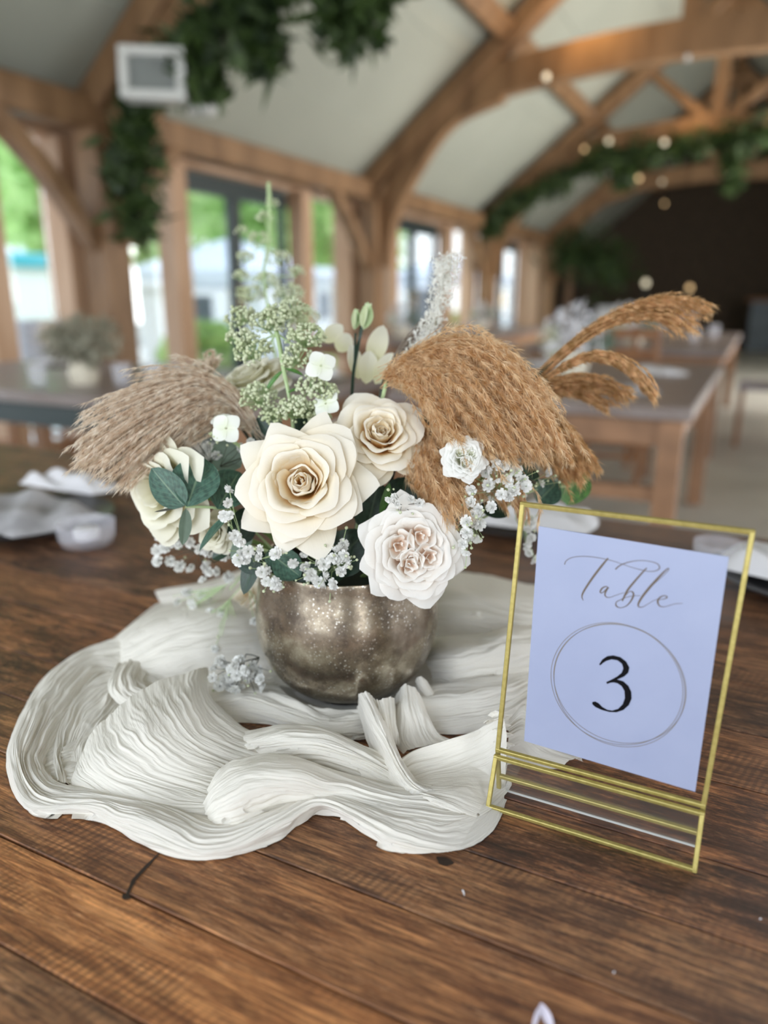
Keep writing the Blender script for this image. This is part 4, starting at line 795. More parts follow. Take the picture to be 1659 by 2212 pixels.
plume('pampas_plume', 'golden pampas tuft hanging between the cream rose and the garden rose', [
    [(905, 905, .60), (900, 950, .59), (895, 1000, .58), (900, 1050, .570), (925, 1090, .562)],
    [(915, 905, .60), (925, 960, .588), (935, 1010, .572), (955, 1060, .556), (975, 1110, .546), (990, 1175, .540)],
    [(925, 905, .60), (945, 960, .585), (965, 1010, .572), (985, 1060, .558), (1000, 1120, .55)],
    [(935, 910, .60), (965, 970, .59), (1000, 1020, .58), (1035, 1060, .57), (1062, 1085, .565)]],
    150, 170, .0075, 'gold_hair', spread=.006, start=.1, flare=1.2, hw=.00025, seed=3)
plume('pampas_plume', 'darker golden pampas plume drooping behind the big one at the right', [
    [(1120, 830, .625), (1180, 880, .62), (1235, 930, .615), (1275, 985, .61), (1298, 1035, .61)],
    [(1110, 850, .625), (1160, 905, .62), (1205, 960, .61), (1240, 1010, .605), (1262, 1060, .605)],
    [(1100, 870, .625), (1140, 930, .62), (1180, 980, .61), (1210, 1020, .605), (1225, 1045, .605)]],
    120, 160, .0075, 'reed_hair', spread=.0045, start=.1, flare=.9, hw=.00028, seed=4)
plume('reed_plume', 'tall amber reed plume sweeping out to the upper right', [
    [(1120, 850, .62), (1200, 765, .63), (1285, 695, .64), (1370, 655, .65), (1460, 640, .655), (1530, 650, .66), (1592, 676, .66)],
    [(1120, 855, .62), (1200, 775, .63), (1290, 705, .64), (1375, 672, .65), (1450, 668, .655), (1500, 690, .66), (1530, 710, .66)],
    [(1120, 858, .62), (1205, 782, .63), (1290, 715, .64), (1360, 690, .65), (1420, 690, .655), (1455, 715, .655), (1475, 735, .655)]],
    70, 150, .0085, 'reed_hair', spread=.0030, start=.22, flare=.7, hw=.00028, seed=5)
plume('reed_plume', 'middle amber reed plume bending down to a thin tip at the right', [
    [(1120, 860, .62), (1195, 800, .625), (1270, 762, .63), (1345, 775, .635), (1405, 825, .64), (1440, 888, .64)],
    [(1120, 862, .62), (1200, 810, .625), (1275, 775, .63), (1345, 795, .635), (1395, 845, .64), (1420, 880, .64)]],
    34, 120, .009, 'reed_hair', spread=.002, start=.16, flare=.32, seed=6)
plume('reed_plume', 'lowest amber reed plume, blurred, ending beside the background table', [
    [(1110, 865, .64), (1190, 825, .66), (1270, 815, .68), (1330, 850, .69), (1365, 905, .70)],
    [(1110, 868, .64), (1180, 835, .66), (1250, 820, .68), (1340, 838, .69), (1400, 846, .69)],
    [(1110, 872, .64), (1175, 850, .66), (1240, 850, .68), (1290, 870, .69), (1335, 910, .70)]],
    70, 90, .010, 'reed_hair', spread=.004, start=.1, flare=.4, seed=7)
plume('reed_plume', 'short golden grass tips poking out above the table sign corner', [
    [(1020, 1000, .58), (1040, 1040, .575), (1062, 1075, .57), (1080, 1100, .57)], [(1150, 1020, .58), (1165, 1070, .575), (1172, 1110, .575), (1168, 1160, .575)]],
    16, 90, .008, 'gold_hair', spread=.002, start=.1, flare=.4, seed=8)
plume('grass_reed', 'thin grey brown reed standing behind the white bleached fern', [
    [(828, 825, .62), (850, 770, .63), (880, 725, .64), (912, 690, .65), (948, 655, .66)], [(832, 828, .62), (858, 775, .63), (888, 735, .64), (915, 705, .65), (940, 680, .66)]],
    22, 90, .006, 'grey_hair', spread=.0012, start=.1, flare=.2, seed=9)
plume('grass_reed', 'small brown seed head behind the left pampas plume', [
    [(470, 850, .66), (455, 810, .67), (462, 775, .67), (480, 765, .67)], [(455, 850, .66), (440, 815, .67), (430, 795, .67), (415, 785, .67)]],
    26, 60, .007, 'taupe_hair', spread=.003, start=.1, flare=.5, seed=10)
# ---------------------------------------------------------------- hydrangea buds with flat white florets
def floret4(parent, p, R, dirv, roll, m='florets', npet=4, seed=0):
    rg = random.Random(seed); fr = empty('floret'); 
    x, y, z = frame_from(dirv, roll)
    objs = []
    V = []; Fc = []; UVs = []; n0 = 0
    nu, nv = 9, 8
    for k in range(npet):
        a = k*2*math.pi/npet+rg.random()*.2; v = np.linspace(0, 1, nv)[:, None]; u = np.linspace(-1, 1, nu)[None, :]
        wd = .50*np.sin(np.pi*np.clip(.08+.80*v, 0, 1))**.7; lx = .06+v*(.94-.12*u**2); ly = u*wd; lz = .10*u**2*wd-.12*v**2+0*u+.03*rg.random()
        ca, sa = math.cos(a), math.sin(a); P = np.stack([lx*ca-ly*sa, lx*sa+ly*ca, lz], -1).reshape(-1, 3)*R
        V.append(P); Fc.append(grid_faces(nv, nu)+n0); n0 += len(P); UVs.append(np.stack(np.broadcast_arrays((u+1)/2, .3+.6*v), -1).reshape(-1, 2))
    bpy.data.objects.remove(fr)
    me = mesh_from('floret', np.concatenate(V), np.concatenate(Fc), np.concatenate(UVs)); o = link('floret', me, M[m])
    o.parent = parent; o.matrix_parent_inverse = parent.matrix_world.inverted()
    o.matrix_world = Matrix(((x[0], y[0], z[0], p[0]), (x[1], y[1], z[1], p[1]), (x[2], y[2], z[2], p[2]), (0, 0, 0, 1)))
    c = MB(); q = np.array([(1, 0, 0), (-1, 0, 0), (0, 1, 0), (0, -1, 0), (0, 0, 1), (0, 0, -1)])*R*.08+np.asarray(p)+z*R*.05
    c.add(q, [(0, 2, 4), (2, 1, 4), (1, 3, 4), (3, 0, 4), (2, 0, 5), (1, 2, 5), (3, 1, 5), (0, 3, 5)]); oc = c.build('floret_eye', M['bud'], None, True); oc.parent = o; oc.matrix_parent_inverse = o.matrix_world.inverted()
    return o
ICO = None
def ico():
    global ICO
    if ICO is None:
        bm = bmesh.new(); bmesh.ops.create_icosphere(bm, subdivisions=1, radius=1); ICO = (np.array([v.co[:] for v in bm.verts]), [[v.index for v in f.verts] for f in bm.faces]); bm.free()
    return ICO
def bud_cluster(name, label, heads, main, florets=(), br=.0016, m='bud', sm='stem_pale', seed=0, cat='flower', rstem=.0022):
    """heads: (px, py, depth, radius in m, count) domes of little round buds on a branching stem"""
    rg = np.random.default_rng(seed); mp = [at(*q) for q in main]; T = empty(name, mp[0]); bpy.context.view_layer.update(); tag(T, label, cat)
    s = MB(); s.tube(spline(mp, 14), np.linspace(rstem*.6, rstem, 14), 6); node = mp[len(mp)//2]
    V, Fc = ico(); VA_, FA = [], []; n0 = 0; tw = MB()
    for (px, py, d, R, cnt) in heads:
        c = at(px, py, d); k = int(np.argmin([np.linalg.norm(q-c) for q in mp])); root = np.asarray(mp[k]); s.tube(spline([root, (root+c)/2-np.array([0, 0, R*.3]), c-UP*R*.3], 6), rstem*.35, 5)
        up = unit(-FW*.75+UP*.65)
        for i in range(int(cnt*1.6)):
            a = rg.normal(size=3); a /= np.linalg.norm(a)
            if a@up < -.25: a = a-2*(a@up)*up
            q = c+a*R*np.array([1, 1, .8])*(.72+.28*rg.random()); rb = br*(.7+.55*rg.random())
            VA_.append(V*rb+q); FA.append(np.array(Fc)+n0); n0 += len(V)
            if i % 2 == 0: tw.tube([c-up*R*.4, q], .0003, 3, caps=False)
    for o, in ((s.build('stem', M[sm], None, True),),): o.parent = T; o.matrix_parent_inverse = T.matrix_world.inverted()
    o = link('buds', mesh_from('buds', np.concatenate(VA_), np.concatenate(FA)), M[m]); o['kind'] = 'stuff'; o.parent = T; o.matrix_parent_inverse = T.matrix_world.inverted()
    o = tw.build('twigs', M['stem_pale']); o['kind'] = 'stuff'; o.parent = T; o.matrix_parent_inverse = T.matrix_world.inverted()
    for i, (px, py, d, R, dv, rl) in enumerate(florets): floret4(T, at(px, py, d), R, dv, rl, seed=i)
    return T
HD = bud_cluster('panicle_hydrangea', 'green budded panicle hydrangea with white four petalled florets, top left of the bouquet',
    [(578, 700, .625, .016, 62), (545, 762, .615, .018, 80), (520, 735, .62, .013, 40), (660, 735, .61, .018, 85), (640, 775, .61, .014, 45), (600, 690, .63, .016, 60), (640, 890, .60, .0165, 90), (560, 860, .615, .017, 80), (590, 900, .61, .012, 35), (700, 850, .60, .0135, 55), (668, 835, .605, .012, 40), (690, 905, .60, .010, 25), (520, 690, .65, .016, 50), (632, 672, .65, .015, 45)],
    [(640, 1000, .62), (628, 880, .61), (612, 795, .605), (598, 720, .62), (580, 660, .64)],
    [(693, 790, .592, .0135, face(1, .1, .15), .35), (704, 872, .590, .0125, face(.8, -.3, .3), 1.1)], seed=2)
for a, b, wd in (((612, 800, .605), (566, 838, .60), .0022), ((616, 797, .603), (655, 802, .603), .002), ((622, 848, .603), (652, 832, .603), .0016)):
    place_leaf(HD, at(*a), at(*b), wd, 'leaf', face(1, 0, .6), bend=.35)
fh = bud_cluster('hydrangea_sprig', 'small hydrangea sprig with white florets at the base of the taupe pampas', [(470, 945, .60, .008, 14)], [(540, 980, .61), (500, 950, .605), (480, 930, .60)],
    [(488, 925, .592, .0135, face(1, -.1, .1), 2.2), (480, 905, .602, .010, face(.7, 0, .8), .4)], br=.0011, seed=3)
bud_cluster('tall_green_spray', 'tall pale green flowering spray rising blurred behind the bouquet',
    [(575, 610, 0.88, 0.0157, 36), (540, 640, 0.87, 0.0179, 40), (625, 640, 0.87, 0.0202, 48), (655, 690, 0.86, 0.0202, 48), (530, 560, 0.93, 0.0134, 20), (560, 520, 0.93, 0.0157, 25), (600, 560, 0.94, 0.0157, 25), (572, 470, 0.94, 0.0112, 17), (590, 440, 0.94, 0.0090, 11), (520, 600, 0.90, 0.0112, 19), (640, 590, 0.92, 0.0112, 19), (520, 500, 0.96, 0.0090, 9)],
    [(600, 800, 0.72), (578, 660, 0.83), (570, 590, 0.87), (582, 500, 0.92), (580, 395, 0.93)], br=.0019, seed=4)
# ---------------------------------------------------------------- lisianthus bud, pale petals behind
def lisianthus():
    T = empty('lisianthus', at(778, 740, .66)); bpy.context.view_layer.update(); tag(T, 'lisianthus stem with closed green buds and pale petals behind the upper rose', 'flower')
    s = MB(); s.tube(spline([at(760, 860, .64), at(764, 800, .65), at(775, 740, .655), at(782, 705, .655)], 10), .0016, 6); s.tube([at(766, 790, .65), at(768, 720, .655)], .0012, 5); o = s.build('stem', M['leaf_dark'], None, True); o.parent = T; o.matrix_parent_inverse = T.matrix_world.inverted()
    for (a, b, R) in (((784, 712, .655), (797, 655, .655), .0085), ((766, 712, .658), (770, 668, .658), .0058)):
        for k in range(5):
            aa, bb = at(*a), at(*b); ax = unit(bb-aa); x = unit(np.cross(ax, FW)); y = np.cross(ax, x); n = x*math.cos(k*1.257)+y*math.sin(k*1.257)
            place_leaf(T, aa+n*R*.15, bb+n*R*.12, R*.75, 'stem_pale' if k % 2 else 'bud', n, cup=-.5, bend=-.10, name='bud_scale')
    for (a, b, wd) in (((800, 790, .67), (830, 700, .67), .0095), ((775, 820, .665), (760, 740, .665), .007), ((810, 830, .66), (850, 760, .66), .008), ((790, 830, .66), (800, 755, .66), .009), ((700, 740, .68), (740, 700, .68), .008), ((730, 760, .68), (755, 720, .68), .009)):
        place_leaf(T, at(*a), at(*b), wd, 'rose_green', face(1, .2, .2), name='petal')
lisianthus()
# ---------------------------------------------------------------- bleached lacy fern
def lace():
    rg = np.random.default_rng(12); T = empty('bleached_fern', at(880, 790, .63)); bpy.context.view_layer.update(); tag(T, 'white bleached lacy fern standing upright behind the golden pampas', 'dried flower')
    ax = spline([at(870, 800, .63), at(915, 735, .64), at(945, 665, .645), at(958, 600, .65), at(968, 552, .655)], 60); s = MB(); s.tube(ax[::4], .0009, 5); 
    wd = np.interp(np.linspace(0, 1, 60), [0, .2, .5, .8, 1], [.006, .012, .010, .012, .016]); fl = MB()
    for i in range(1900):
        t = rg.random(); k = min(58, int(t*59)); c = ax[k]+RT*np.clip(rg.normal()*.5, -1, 1)*wd[k]*.95+FW*rg.normal()*wd[k]*.3+UP*rg.normal()*.002
        if i % 10 == 0:
            c = ax[k]; b = c+RT*np.clip(rg.normal()*.5, -1, 1)*wd[k]*.9+UP*.006*rg.random(); s.tube([c, (c+b)/2+UP*.001, b], .00035, 3, caps=False); continue
        a = rg.normal(size=3); a /= np.linalg.norm(a); b = np.cross(a, rg.normal(size=3)); b /= np.linalg.norm(b); L = .0016+.0024*rg.random()
        fl.add([c-a*L*.2, c+a*L*.5+b*L*.22, c+a*L*1.3, c+a*L*.5-b*L*.22], [(0, 1, 2, 3)])
    for nm, mb in (('stem', s), ('flakes', fl)):
        o = mb.build(nm, M['lace']); o.parent = T; o.matrix_parent_inverse = T.matrix_world.inverted()
        if nm == 'flakes': o['kind'] = 'stuff'
    for i in range(26):
        t = rg.random(); k = min(58, int(t*59)); c = ax[k]+RT*np.clip(rg.normal(), -1, 1)*wd[k]*.7; e = c+unit(RT*.6*rg.normal()+UP*abs(rg.normal()))*.007; place_leaf(T, c, e, .0016, 'lace', face(1, rg.normal()*.4, .2), name='frond')
lace()
# ---------------------------------------------------------------- baby's breath
def breath_mesh():
    rg = np.random.default_rng(3); V = []; Fc = []; n = 0
    for ring, (cnt, r, z) in enumerate(((8, 1.0, .0), (7, .78, .28), (5, .5, .5), (4, .28, .62))):
        for k in range(cnt):
            a = k*6.283/cnt+ring*.5+rg.random()*.3; rr = r*(.85+.3*rg.random()); w = .30; tl = (rg.random()-.5)*.3
            c, s = math.cos(a), math.sin(a); P = [(.05*c, .05*s, -.25), (rr*.6*c-w*s, rr*.6*s+w*c, z*.7+tl*.5), (rr*c-w*.75*s, rr*s+w*.75*c, z+tl), (rr*1.02*c, rr*1.02*s, z-.06), (rr*c+w*.75*s, rr*s-w*.75*c, z-tl), (rr*.6*c+w*s, rr*.6*s-w*c, z*.7-tl*.5)]
            V += P; Fc.append([n, n+1, n+2, n+3]); Fc.append([n, n+3, n+4, n+5]); n += 6
    return mesh_from('floret', np.array(V), Fc, smooth=False)
BM = breath_mesh(); BM.materials.append(M['breath'])
def breath(label, root, pts, R=.0042, seed=0, buds=10, twig_m='stem_pale', jitter=.003):
    rg = np.random.default_rng(seed); r0 = at(*root); T = empty('gypsophila_sprig', r0); bpy.context.view_layer.update(); tag(T, label, 'flower')
    tw = MB(); V, Fc = ico(); VA_, FA = [], []; n0 = 0; P = [at(*q)+rg.normal(size=3)*jitter*np.array([1, 1, 1])*.4 for q in pts]
    hubs = [r0+(np.mean([P[i] for i in rg.integers(0, len(P), 4)], axis=0)-r0)*.6 for _ in range(max(2, len(P)//5))]
    for h in hubs: tw.tube(spline([r0, (r0+h)/2+rg.normal(size=3)*.003, h], 5), .0005, 4, caps=False)
    for i, p in enumerate(P):
        h = min(hubs, key=lambda q: np.linalg.norm(q-p)); tw.tube(spline([h, (h+p)/2+rg.normal(size=3)*.002, p], 4), .00028, 3, caps=False)
        d = unit(-FW*.8+rg.normal(size=3)*.5); o = bpy.data.objects.new('floret', BM); COL.objects.link(o); o.parent = T; x, y, z = frame_from(d, rg.random()*6); s = R*(.92+.42*rg.random())
        o.matrix_parent_inverse = T.matrix_world.inverted(); o.matrix_world = Matrix(((x[0]*s, y[0]*s, z[0]*s, p[0]), (x[1]*s, y[1]*s, z[1]*s, p[1]), (x[2]*s, y[2]*s, z[2]*s, p[2]), (0, 0, 0, 1)))
    for i in range(buds):
        p = P[rg.integers(0, len(P))]+rg.normal(size=3)*.006; h = min(hubs, key=lambda q: np.linalg.norm(q-p)); tw.tube([h, p], .00025, 3, caps=False); VA_.append(V*(.0009+.0006*rg.random())+p); FA.append(np.array(Fc)+n0); n0 += len(V)
    o = tw.build('twigs', M[twig_m]); o['kind'] = 'stuff'; o.parent = T; o.matrix_parent_inverse = T.matrix_world.inverted()
    o = link('buds', mesh_from('buds', np.concatenate(VA_), np.concatenate(FA)), M['bud']); o['kind'] = 'stuff'; o.parent = T; o.matrix_parent_inverse = T.matrix_world.inverted()
def scat(cx, cy, d, rx, ry, n, seed, dz=.012):
    rg = random.Random(seed); out = []
    while len(out) < n:
        x, y = rg.uniform(-1, 1), rg.uniform(-1, 1)
        if x*x+y*y < 1: out.append((cx+x*rx, cy+y*ry, d+rg.uniform(-dz, dz)))
    return out
breath("baby's breath in a vertical row down the left side of the largest rose", (560, 1230, .60), [(490, 1088, .553), (486, 1118, .553), (496, 1115, .551), (508, 1160, .556), (519, 1168, .556), (520, 1195, .560), (517, 1210, .56), (528, 1215, .56), (548, 1190, .558), (562, 1188, .558), (591, 1193, .553), (488, 1058, .565)], seed=1, R=.0044)
breath("baby's breath tuft on the left rim of the vase", (600, 1235, .60), [(566, 1234, .560), (580, 1238, .562), (574, 1258, .560), (590, 1262, .559), (600, 1252, .562), (598, 1266, .560), (560, 1205, .565)], seed=2, R=.0040)
breath("baby's breath cluster hanging over the front rim of the vase below the largest rose", (720, 1240, .60), [(632, 1215, .565), (660, 1196, .563), (700, 1180, .556), (712, 1185, .556), (735, 1182, .556), (742, 1176, .558), (715, 1205, .550), (726, 1212, .549), (700, 1226, .552), (745, 1205, .552), (752, 1222, .550), (735, 1236, .552), (708, 1242, .553), (690, 1214, .556), (676, 1240, .556), (664, 1250, .558), (685, 1258, .556), (700, 1264, .556), (722, 1262, .557), (664, 1228, .56), (745, 1195, .556)], seed=3, R=.0043, buds=34)
breath("baby's breath spray hanging out of focus at the lower left of the bouquet", (500, 1200, .64), [(345, 1165, .66), (362, 1160, .655), (340, 1185, .66), (355, 1188, .66), (370, 1170, .65), (385, 1178, .65), (400, 1160, .64), (410, 1172, .64), (340, 1210, .67), (368, 1208, .67), (388, 1220, .67), (408, 1230, .67), (445, 1218, .66), (450, 1238, .66), (440, 1250, .66), (470, 1235, .67), (490, 1245, .68), (445, 1190, .63), (458, 1196, .63), (480, 1200, .63), (430, 1190, .63), (345, 1150, .66)], seed=4, R=.0046, twig_m='stem_dark')
breath("baby's breath drooping over the cloth behind the left side of the vase", (560, 1200, .67), scat(420, 1300, .72, 40, 40, 14, 1)+scat(470, 1345, .70, 50, 30, 12, 2)+[(565, 1325, .66), (560, 1335, .66), (575, 1300, .66), (550, 1340, .66), (445, 1405, .66), (470, 1400, .66)], seed=5, R=.0042, buds=20)
breath("loose baby's breath head lying on the gauze left of the vase", (560, 1420, .63), scat(500, 1455, .615, 46, 36, 24, 3, .008)+[(545, 1438, .62), (562, 1465, .615), (566, 1485, .612), (555, 1450, .62), (510, 1490, .606), (460, 1440, .62), (470, 1480, .61)], seed=6, R=.0046, twig_m='stem_dark', buds=14)
breath("baby's breath behind the taupe pampas above the eucalyptus", (500, 1020, .63), [(398, 950, .60), (404, 975, .598), (410, 990, .598), (396, 965, .60), (415, 940, .605), (440, 975, .62), (455, 960, .62), (470, 985, .62), (430, 1000, .61), (445, 1010, .61), (400, 1010, .60), (520, 965, .61), (540, 955, .61), (530, 985, .60), (390, 995, .60)], seed=7, R=.0040, twig_m='stem_dark')
breath("baby's breath cluster between the small white bloom and the table sign", (1040, 1080, 0.620), [(1062, 1010, 0.554), (1075, 1000, 0.554), (1092, 1010, 0.554), (1110, 1016, 0.556), (1125, 1035, 0.556), (1135, 1055, 0.556), (1078, 1038, 0.549), (1084, 1068, 0.546), (1110, 1060, 0.549), (1098, 1075, 0.551), (1060, 1045, 0.554), (1180, 1025, 0.600), (1165, 1035, 0.600), (1052, 1020, 0.556), (1068, 1095, 0.551), (1130, 1075, 0.600), (1100, 1035, 0.551), (1115, 1045, 0.554)], seed=8, R=.0044, buds=30)
breath("baby's breath falling along the right side of the garden rose", (1000, 1120, 0.610), [(1018, 1080, 0.546), (1030, 1100, 0.546), (1020, 1110, 0.546), (1012, 1130, 0.541), (1022, 1135, 0.546), (1008, 1155, 0.541), (1000, 1175, 0.541), (1015, 1165, 0.551), (1030, 1165, 0.556), (1008, 1190, 0.541), (1036, 1125, 0.551), (1020, 1060, 0.551)], seed=9, R=.0042, buds=24)
breath("baby's breath hanging behind the left edge of the table sign", (1120, 1100, .66), [(1140, 1110, .64), (1148, 1130, .64), (1138, 1145, .64), (1150, 1160, .64), (1140, 1175, .64), (1146, 1190, .64), (1155, 1205, .64), (1148, 1125, .65)], seed=10, R=.0046)
breath("baby's breath sprig caught on top of the garden rose", (860, 1100, .58), [(848, 1078, .535), (860, 1086, .533), (838, 1082, .54), (892, 1080, .545), (905, 1085, .548)], seed=11, R=.0034, twig_m='stem_dark', buds=6)
# ================================================================== TABLE SIGN
SG = empty('table_sign', (-.0625, .424, TZ)); bpy.context.view_layer.update(); tag(SG, 'clear acrylic table number stand with gold edges holding a lilac card', 'sign')
xL, xR = -.1262, .0028
JL, JR = np.array([xL, .4225, TZ+.036]), np.array([xR, .4225, TZ+.0325])
JL[2] = JR[2] = TZ+.0335
FL, FR = np.array([xL-.0006, .4120, TZ+.0014]), np.array([xR, .4120, TZ+.0014]); RL, RR = np.array([xL, .4335, TZ+.0014]), np.array([xR, .4335, TZ+.0014])
TL, TR2 = np.array([xL+.004, .4405, TZ+.2075]), np.array([xR+.0055, .4405, TZ+.2045]); TL[2] = TR2[2] = TZ+.2065
def part(mb, nm, m, sm=False, parent=SG): o = mb.build(nm, M[m], None, sm); o.parent = parent; o.matrix_parent_inverse = parent.matrix_world.inverted(); return o
def sheet(P, t, nm):
    P = [np.array(p) for p in P]; n = unit(np.cross(P[1]-P[0], P[3]-P[0]))*t/2; V = [p-n for p in P]+[p+n for p in P]
    return part(MB().add(V, [(3, 2, 1, 0), (4, 5, 6, 7)]+[(i, (i+1) % 4, 4+(i+1) % 4, 4+i) for i in range(4)]), nm, 'acrylic')
def edge(a, b, w=.0029, nm='gold_edge_and_reflection'): d = unit(np.array(b)-a); return part(MB().bar(np.array(a)-d*w*.4, np.array(b)+d*w*.4, w, w, up=(0, -.2, 1) if abs(d[2]) < .5 else (1, 0, 0)), nm, 'gold')
JB, JBR = JL+(0, .0035, .0035), JR+(0, .0035, .0035)
sheet((FL, FR, JR, JL), .0016, 'front_panel'); sheet((RL, RR, JBR, JB), .0016, 'rear_panel'); sheet((JB, JBR, TR2, TL), .0022, 'main_panel')
for a, b in ((FL, FR), (FL, JL), (FR, JR), (JL, JR), (JB, JBR), (JB, TL), (JBR, TR2), (TL, TR2), (RL*.66+JB*.34, RR*.66+JBR*.34), (RL, JB), (RR, JBR)): edge(a, b)  # gold bar across the rear panel is the joint rail's reflection, built as geometry
part(MB().bar(RL, RR, .0012, .0012), 'acrylic_edge', 'white_plastic')
# card lies on the front of the main panel
pn = unit(np.cross(TR2-TL, JB-TL)); pn = pn if pn@FW < 0 else -pn
P0 = (JB+TL)/2+pn*.0014
def oncard(px, py, off=0.0): r = ray(px, py); t = ((P0+pn*off-CAM)@pn)/(r@pn); return CAM+r*t
cc = [oncard(1163.5, 1136.5), oncard(1574.5, 1203), oncard(1501.7, 1710.6), oncard(1132, 1600.5)]
CV = []; NU, NV = 12, 16
for j in range(NV+1):
    for i in range(NU+1):
        s, t = i/NU, j/NV; p = (cc[0]*(1-s)+cc[1]*s)*(1-t)+(cc[3]*(1-s)+cc[2]*s)*t; CV.append(p)
CV = np.array(CV); CN = len(CV); CV = np.vstack([CV, CV-pn*.0004]); W1 = NU+1
CF = [(j*W1+i, j*W1+i+1, (j+1)*W1+i+1, (j+1)*W1+i) for j in range(NV) for i in range(NU)]; CF += [tuple(q+CN for q in reversed(f)) for f in CF]
rim = [i for i in range(W1)]+[j*W1+NU for j in range(1, NV+1)]+[NV*W1+i for i in range(NU-1, -1, -1)]+[j*W1 for j in range(NV-1, 0, -1)]
CF += [(rim[(k+1) % len(rim)], rim[k], rim[k]+CN, rim[(k+1) % len(rim)]+CN) for k in range(len(rim))]
card = part(MB().add(CV, CF), 'card', 'card'); tag(card, 'pale lilac card with scripted word Table and the number 3')
bpy.context.view_layer.update()
K = 4.608
def zc(x, y, off=.00015): return oncard(1160+x/K, 1180+y/K, off)
def stroke(mb, pts, off=.00015, n=10, scale=1.0):
    """pen stroke of varying width lying on the card"""
    Q = spline(pts, n*len(pts)); D = np.gradient(Q[:, :2], axis=0); D /= np.linalg.norm(D, axis=1)[:, None]+1e-9; Nn = np.stack([-D[:, 1], D[:, 0]], 1); h = np.maximum(Q[:, 2], 3.5)[:, None]*.5*scale
    A = Q[:, :2]+Nn*h; B2 = Q[:, :2]-Nn*h; V = []
    for a, b in zip(A, B2): V += [zc(*a, off), zc(*b, off)]
    mb.add(V, [(2*i, 2*i+1, 2*i+3, 2*i+2) for i in range(len(Q)-1)])
lt = [('letter_t', [[(708, 118, 14), (640, 200, 22), (560, 305, 22), (495, 400, 20), (457, 465, 17), (447, 505, 12), (460, 540, 5)],
        [(275, 182, 9), (288, 148, 7), (340, 115, 6), (430, 101, 6), (540, 105, 6), (650, 122, 6), (760, 148, 5), (860, 182, 5), (960, 215, 5), (1060, 240, 6), (1130, 251, 6), (1190, 242, 8), (1220, 215, 11), (1200, 176, 8), (1130, 152, 6), (1040, 142, 6), (960, 148, 7), (880, 168, 9), (820, 195, 11), (780, 230, 12)]]),
      ('letter_a', [[(716, 418, 8), (690, 401, 9), (652, 415, 15), (630, 450, 15), (642, 466, 8), (672, 446, 10), (706, 412, 13), (684, 452, 17), (676, 482, 14), (692, 506, 9), (730, 508, 6), (790, 486, 5), (870, 460, 4)]]),
      ('letter_b', [[(1093, 215, 9), (1060, 250, 15), (980, 340, 19), (900, 440, 21), (848, 545, 14)], [(862, 520, 7), (888, 480, 8), (925, 449, 7), (955, 460, 15), (958, 495, 18), (930, 552, 14), (882, 598, 8), (826, 612, 7), (788, 592, 13), (790, 556, 8), (825, 536, 7), (872, 514, 6), (950, 495, 5), (1030, 492, 4)]]),
      ('letter_l', [[(1095, 446, 4), (1180, 362, 5), (1268, 282, 5), (1310, 232, 8), (1298, 224, 10), (1230, 290, 20), (1130, 400, 25), (1050, 500, 23), (1010, 570, 19), (1014, 602, 11), (1050, 605, 7), (1100, 577, 5), (1160, 542, 5), (1200, 526, 5)]]),
      ('letter_e', [[(1205, 531, 5), (1260, 526, 6), (1295, 508, 13), (1275, 492, 8), (1230, 505, 13), (1202, 545, 19), (1215, 588, 12), (1252, 603, 7), (1305, 594, 5), (1370, 574, 5), (1452, 569, 4)]])]
def on_card(mb, nm, m): o = mb.build(nm, M[m]); o.parent = card; o.matrix_parent_inverse = card.matrix_world.inverted(); return o
for nm, st in lt:
    mb = MB()
    for i, q in enumerate(st): stroke(mb, q, .00015+.00005*i)
    on_card(mb, nm, 'bronze_ink')
three = [(618, 1176), (650, 1127), (700, 1094), (760, 1086), (830, 1104), (888, 1148), (920, 1208), (908, 1260), (866, 1298), (798, 1326), (860, 1345), (910, 1390), (938, 1450), (942, 1515), (915, 1580), (860, 1630), (790, 1653), (720, 1650), (640, 1628), (580, 1600), (550, 1572), (551, 1550), (580, 1545), (612, 1562), (650, 1600), (700, 1628), (750, 1636), (808, 1618), (853, 1572), (875, 1510), (870, 1440), (842, 1392), (800, 1364), (762, 1356), (730, 1358), (698, 1371), (689, 1352), (740, 1328), (800, 1295), (843, 1258), (859, 1215), (845, 1170), (800, 1135), (742, 1126), (690, 1141), (655, 1163), (630, 1186)]
mb = MB(); mb.add([zc(x, y, .0002) for x, y in three], [tuple(range(len(three)))]); on_card(mb, 'numeral_three', 'ink')
c0 = zc(787, 1380, .00018); ex = unit(TR2-TL); ey = unit(np.cross(pn, ex)); Rr = np.linalg.norm(zc(1440, 1430)-zc(130, 1330))/2
for dx, dy, rr, el in ((-.0010, .0002, 1.00, .0), (.0007, .0006, .985, .015), (.0006, -.0004, 1.0, -.01)):
    mb = MB(); V = []; n = 140
    for k in range(n+1):
        a = 2*math.pi*k/n; r = Rr*rr*(1+el*math.cos(2*a)); p = c0+ex*dx+ey*dy
        V += [p+ex*math.cos(a)*(r-.00016)+ey*math.sin(a)*(r-.00016), p+ex*math.cos(a)*(r+.00016)+ey*math.sin(a)*(r+.00016)]
    mb.add(V, [(2*i, 2*i+1, 2*i+3, 2*i+2) for i in range(n)]); on_card(mb, 'printed_ring', 'ring_ink')
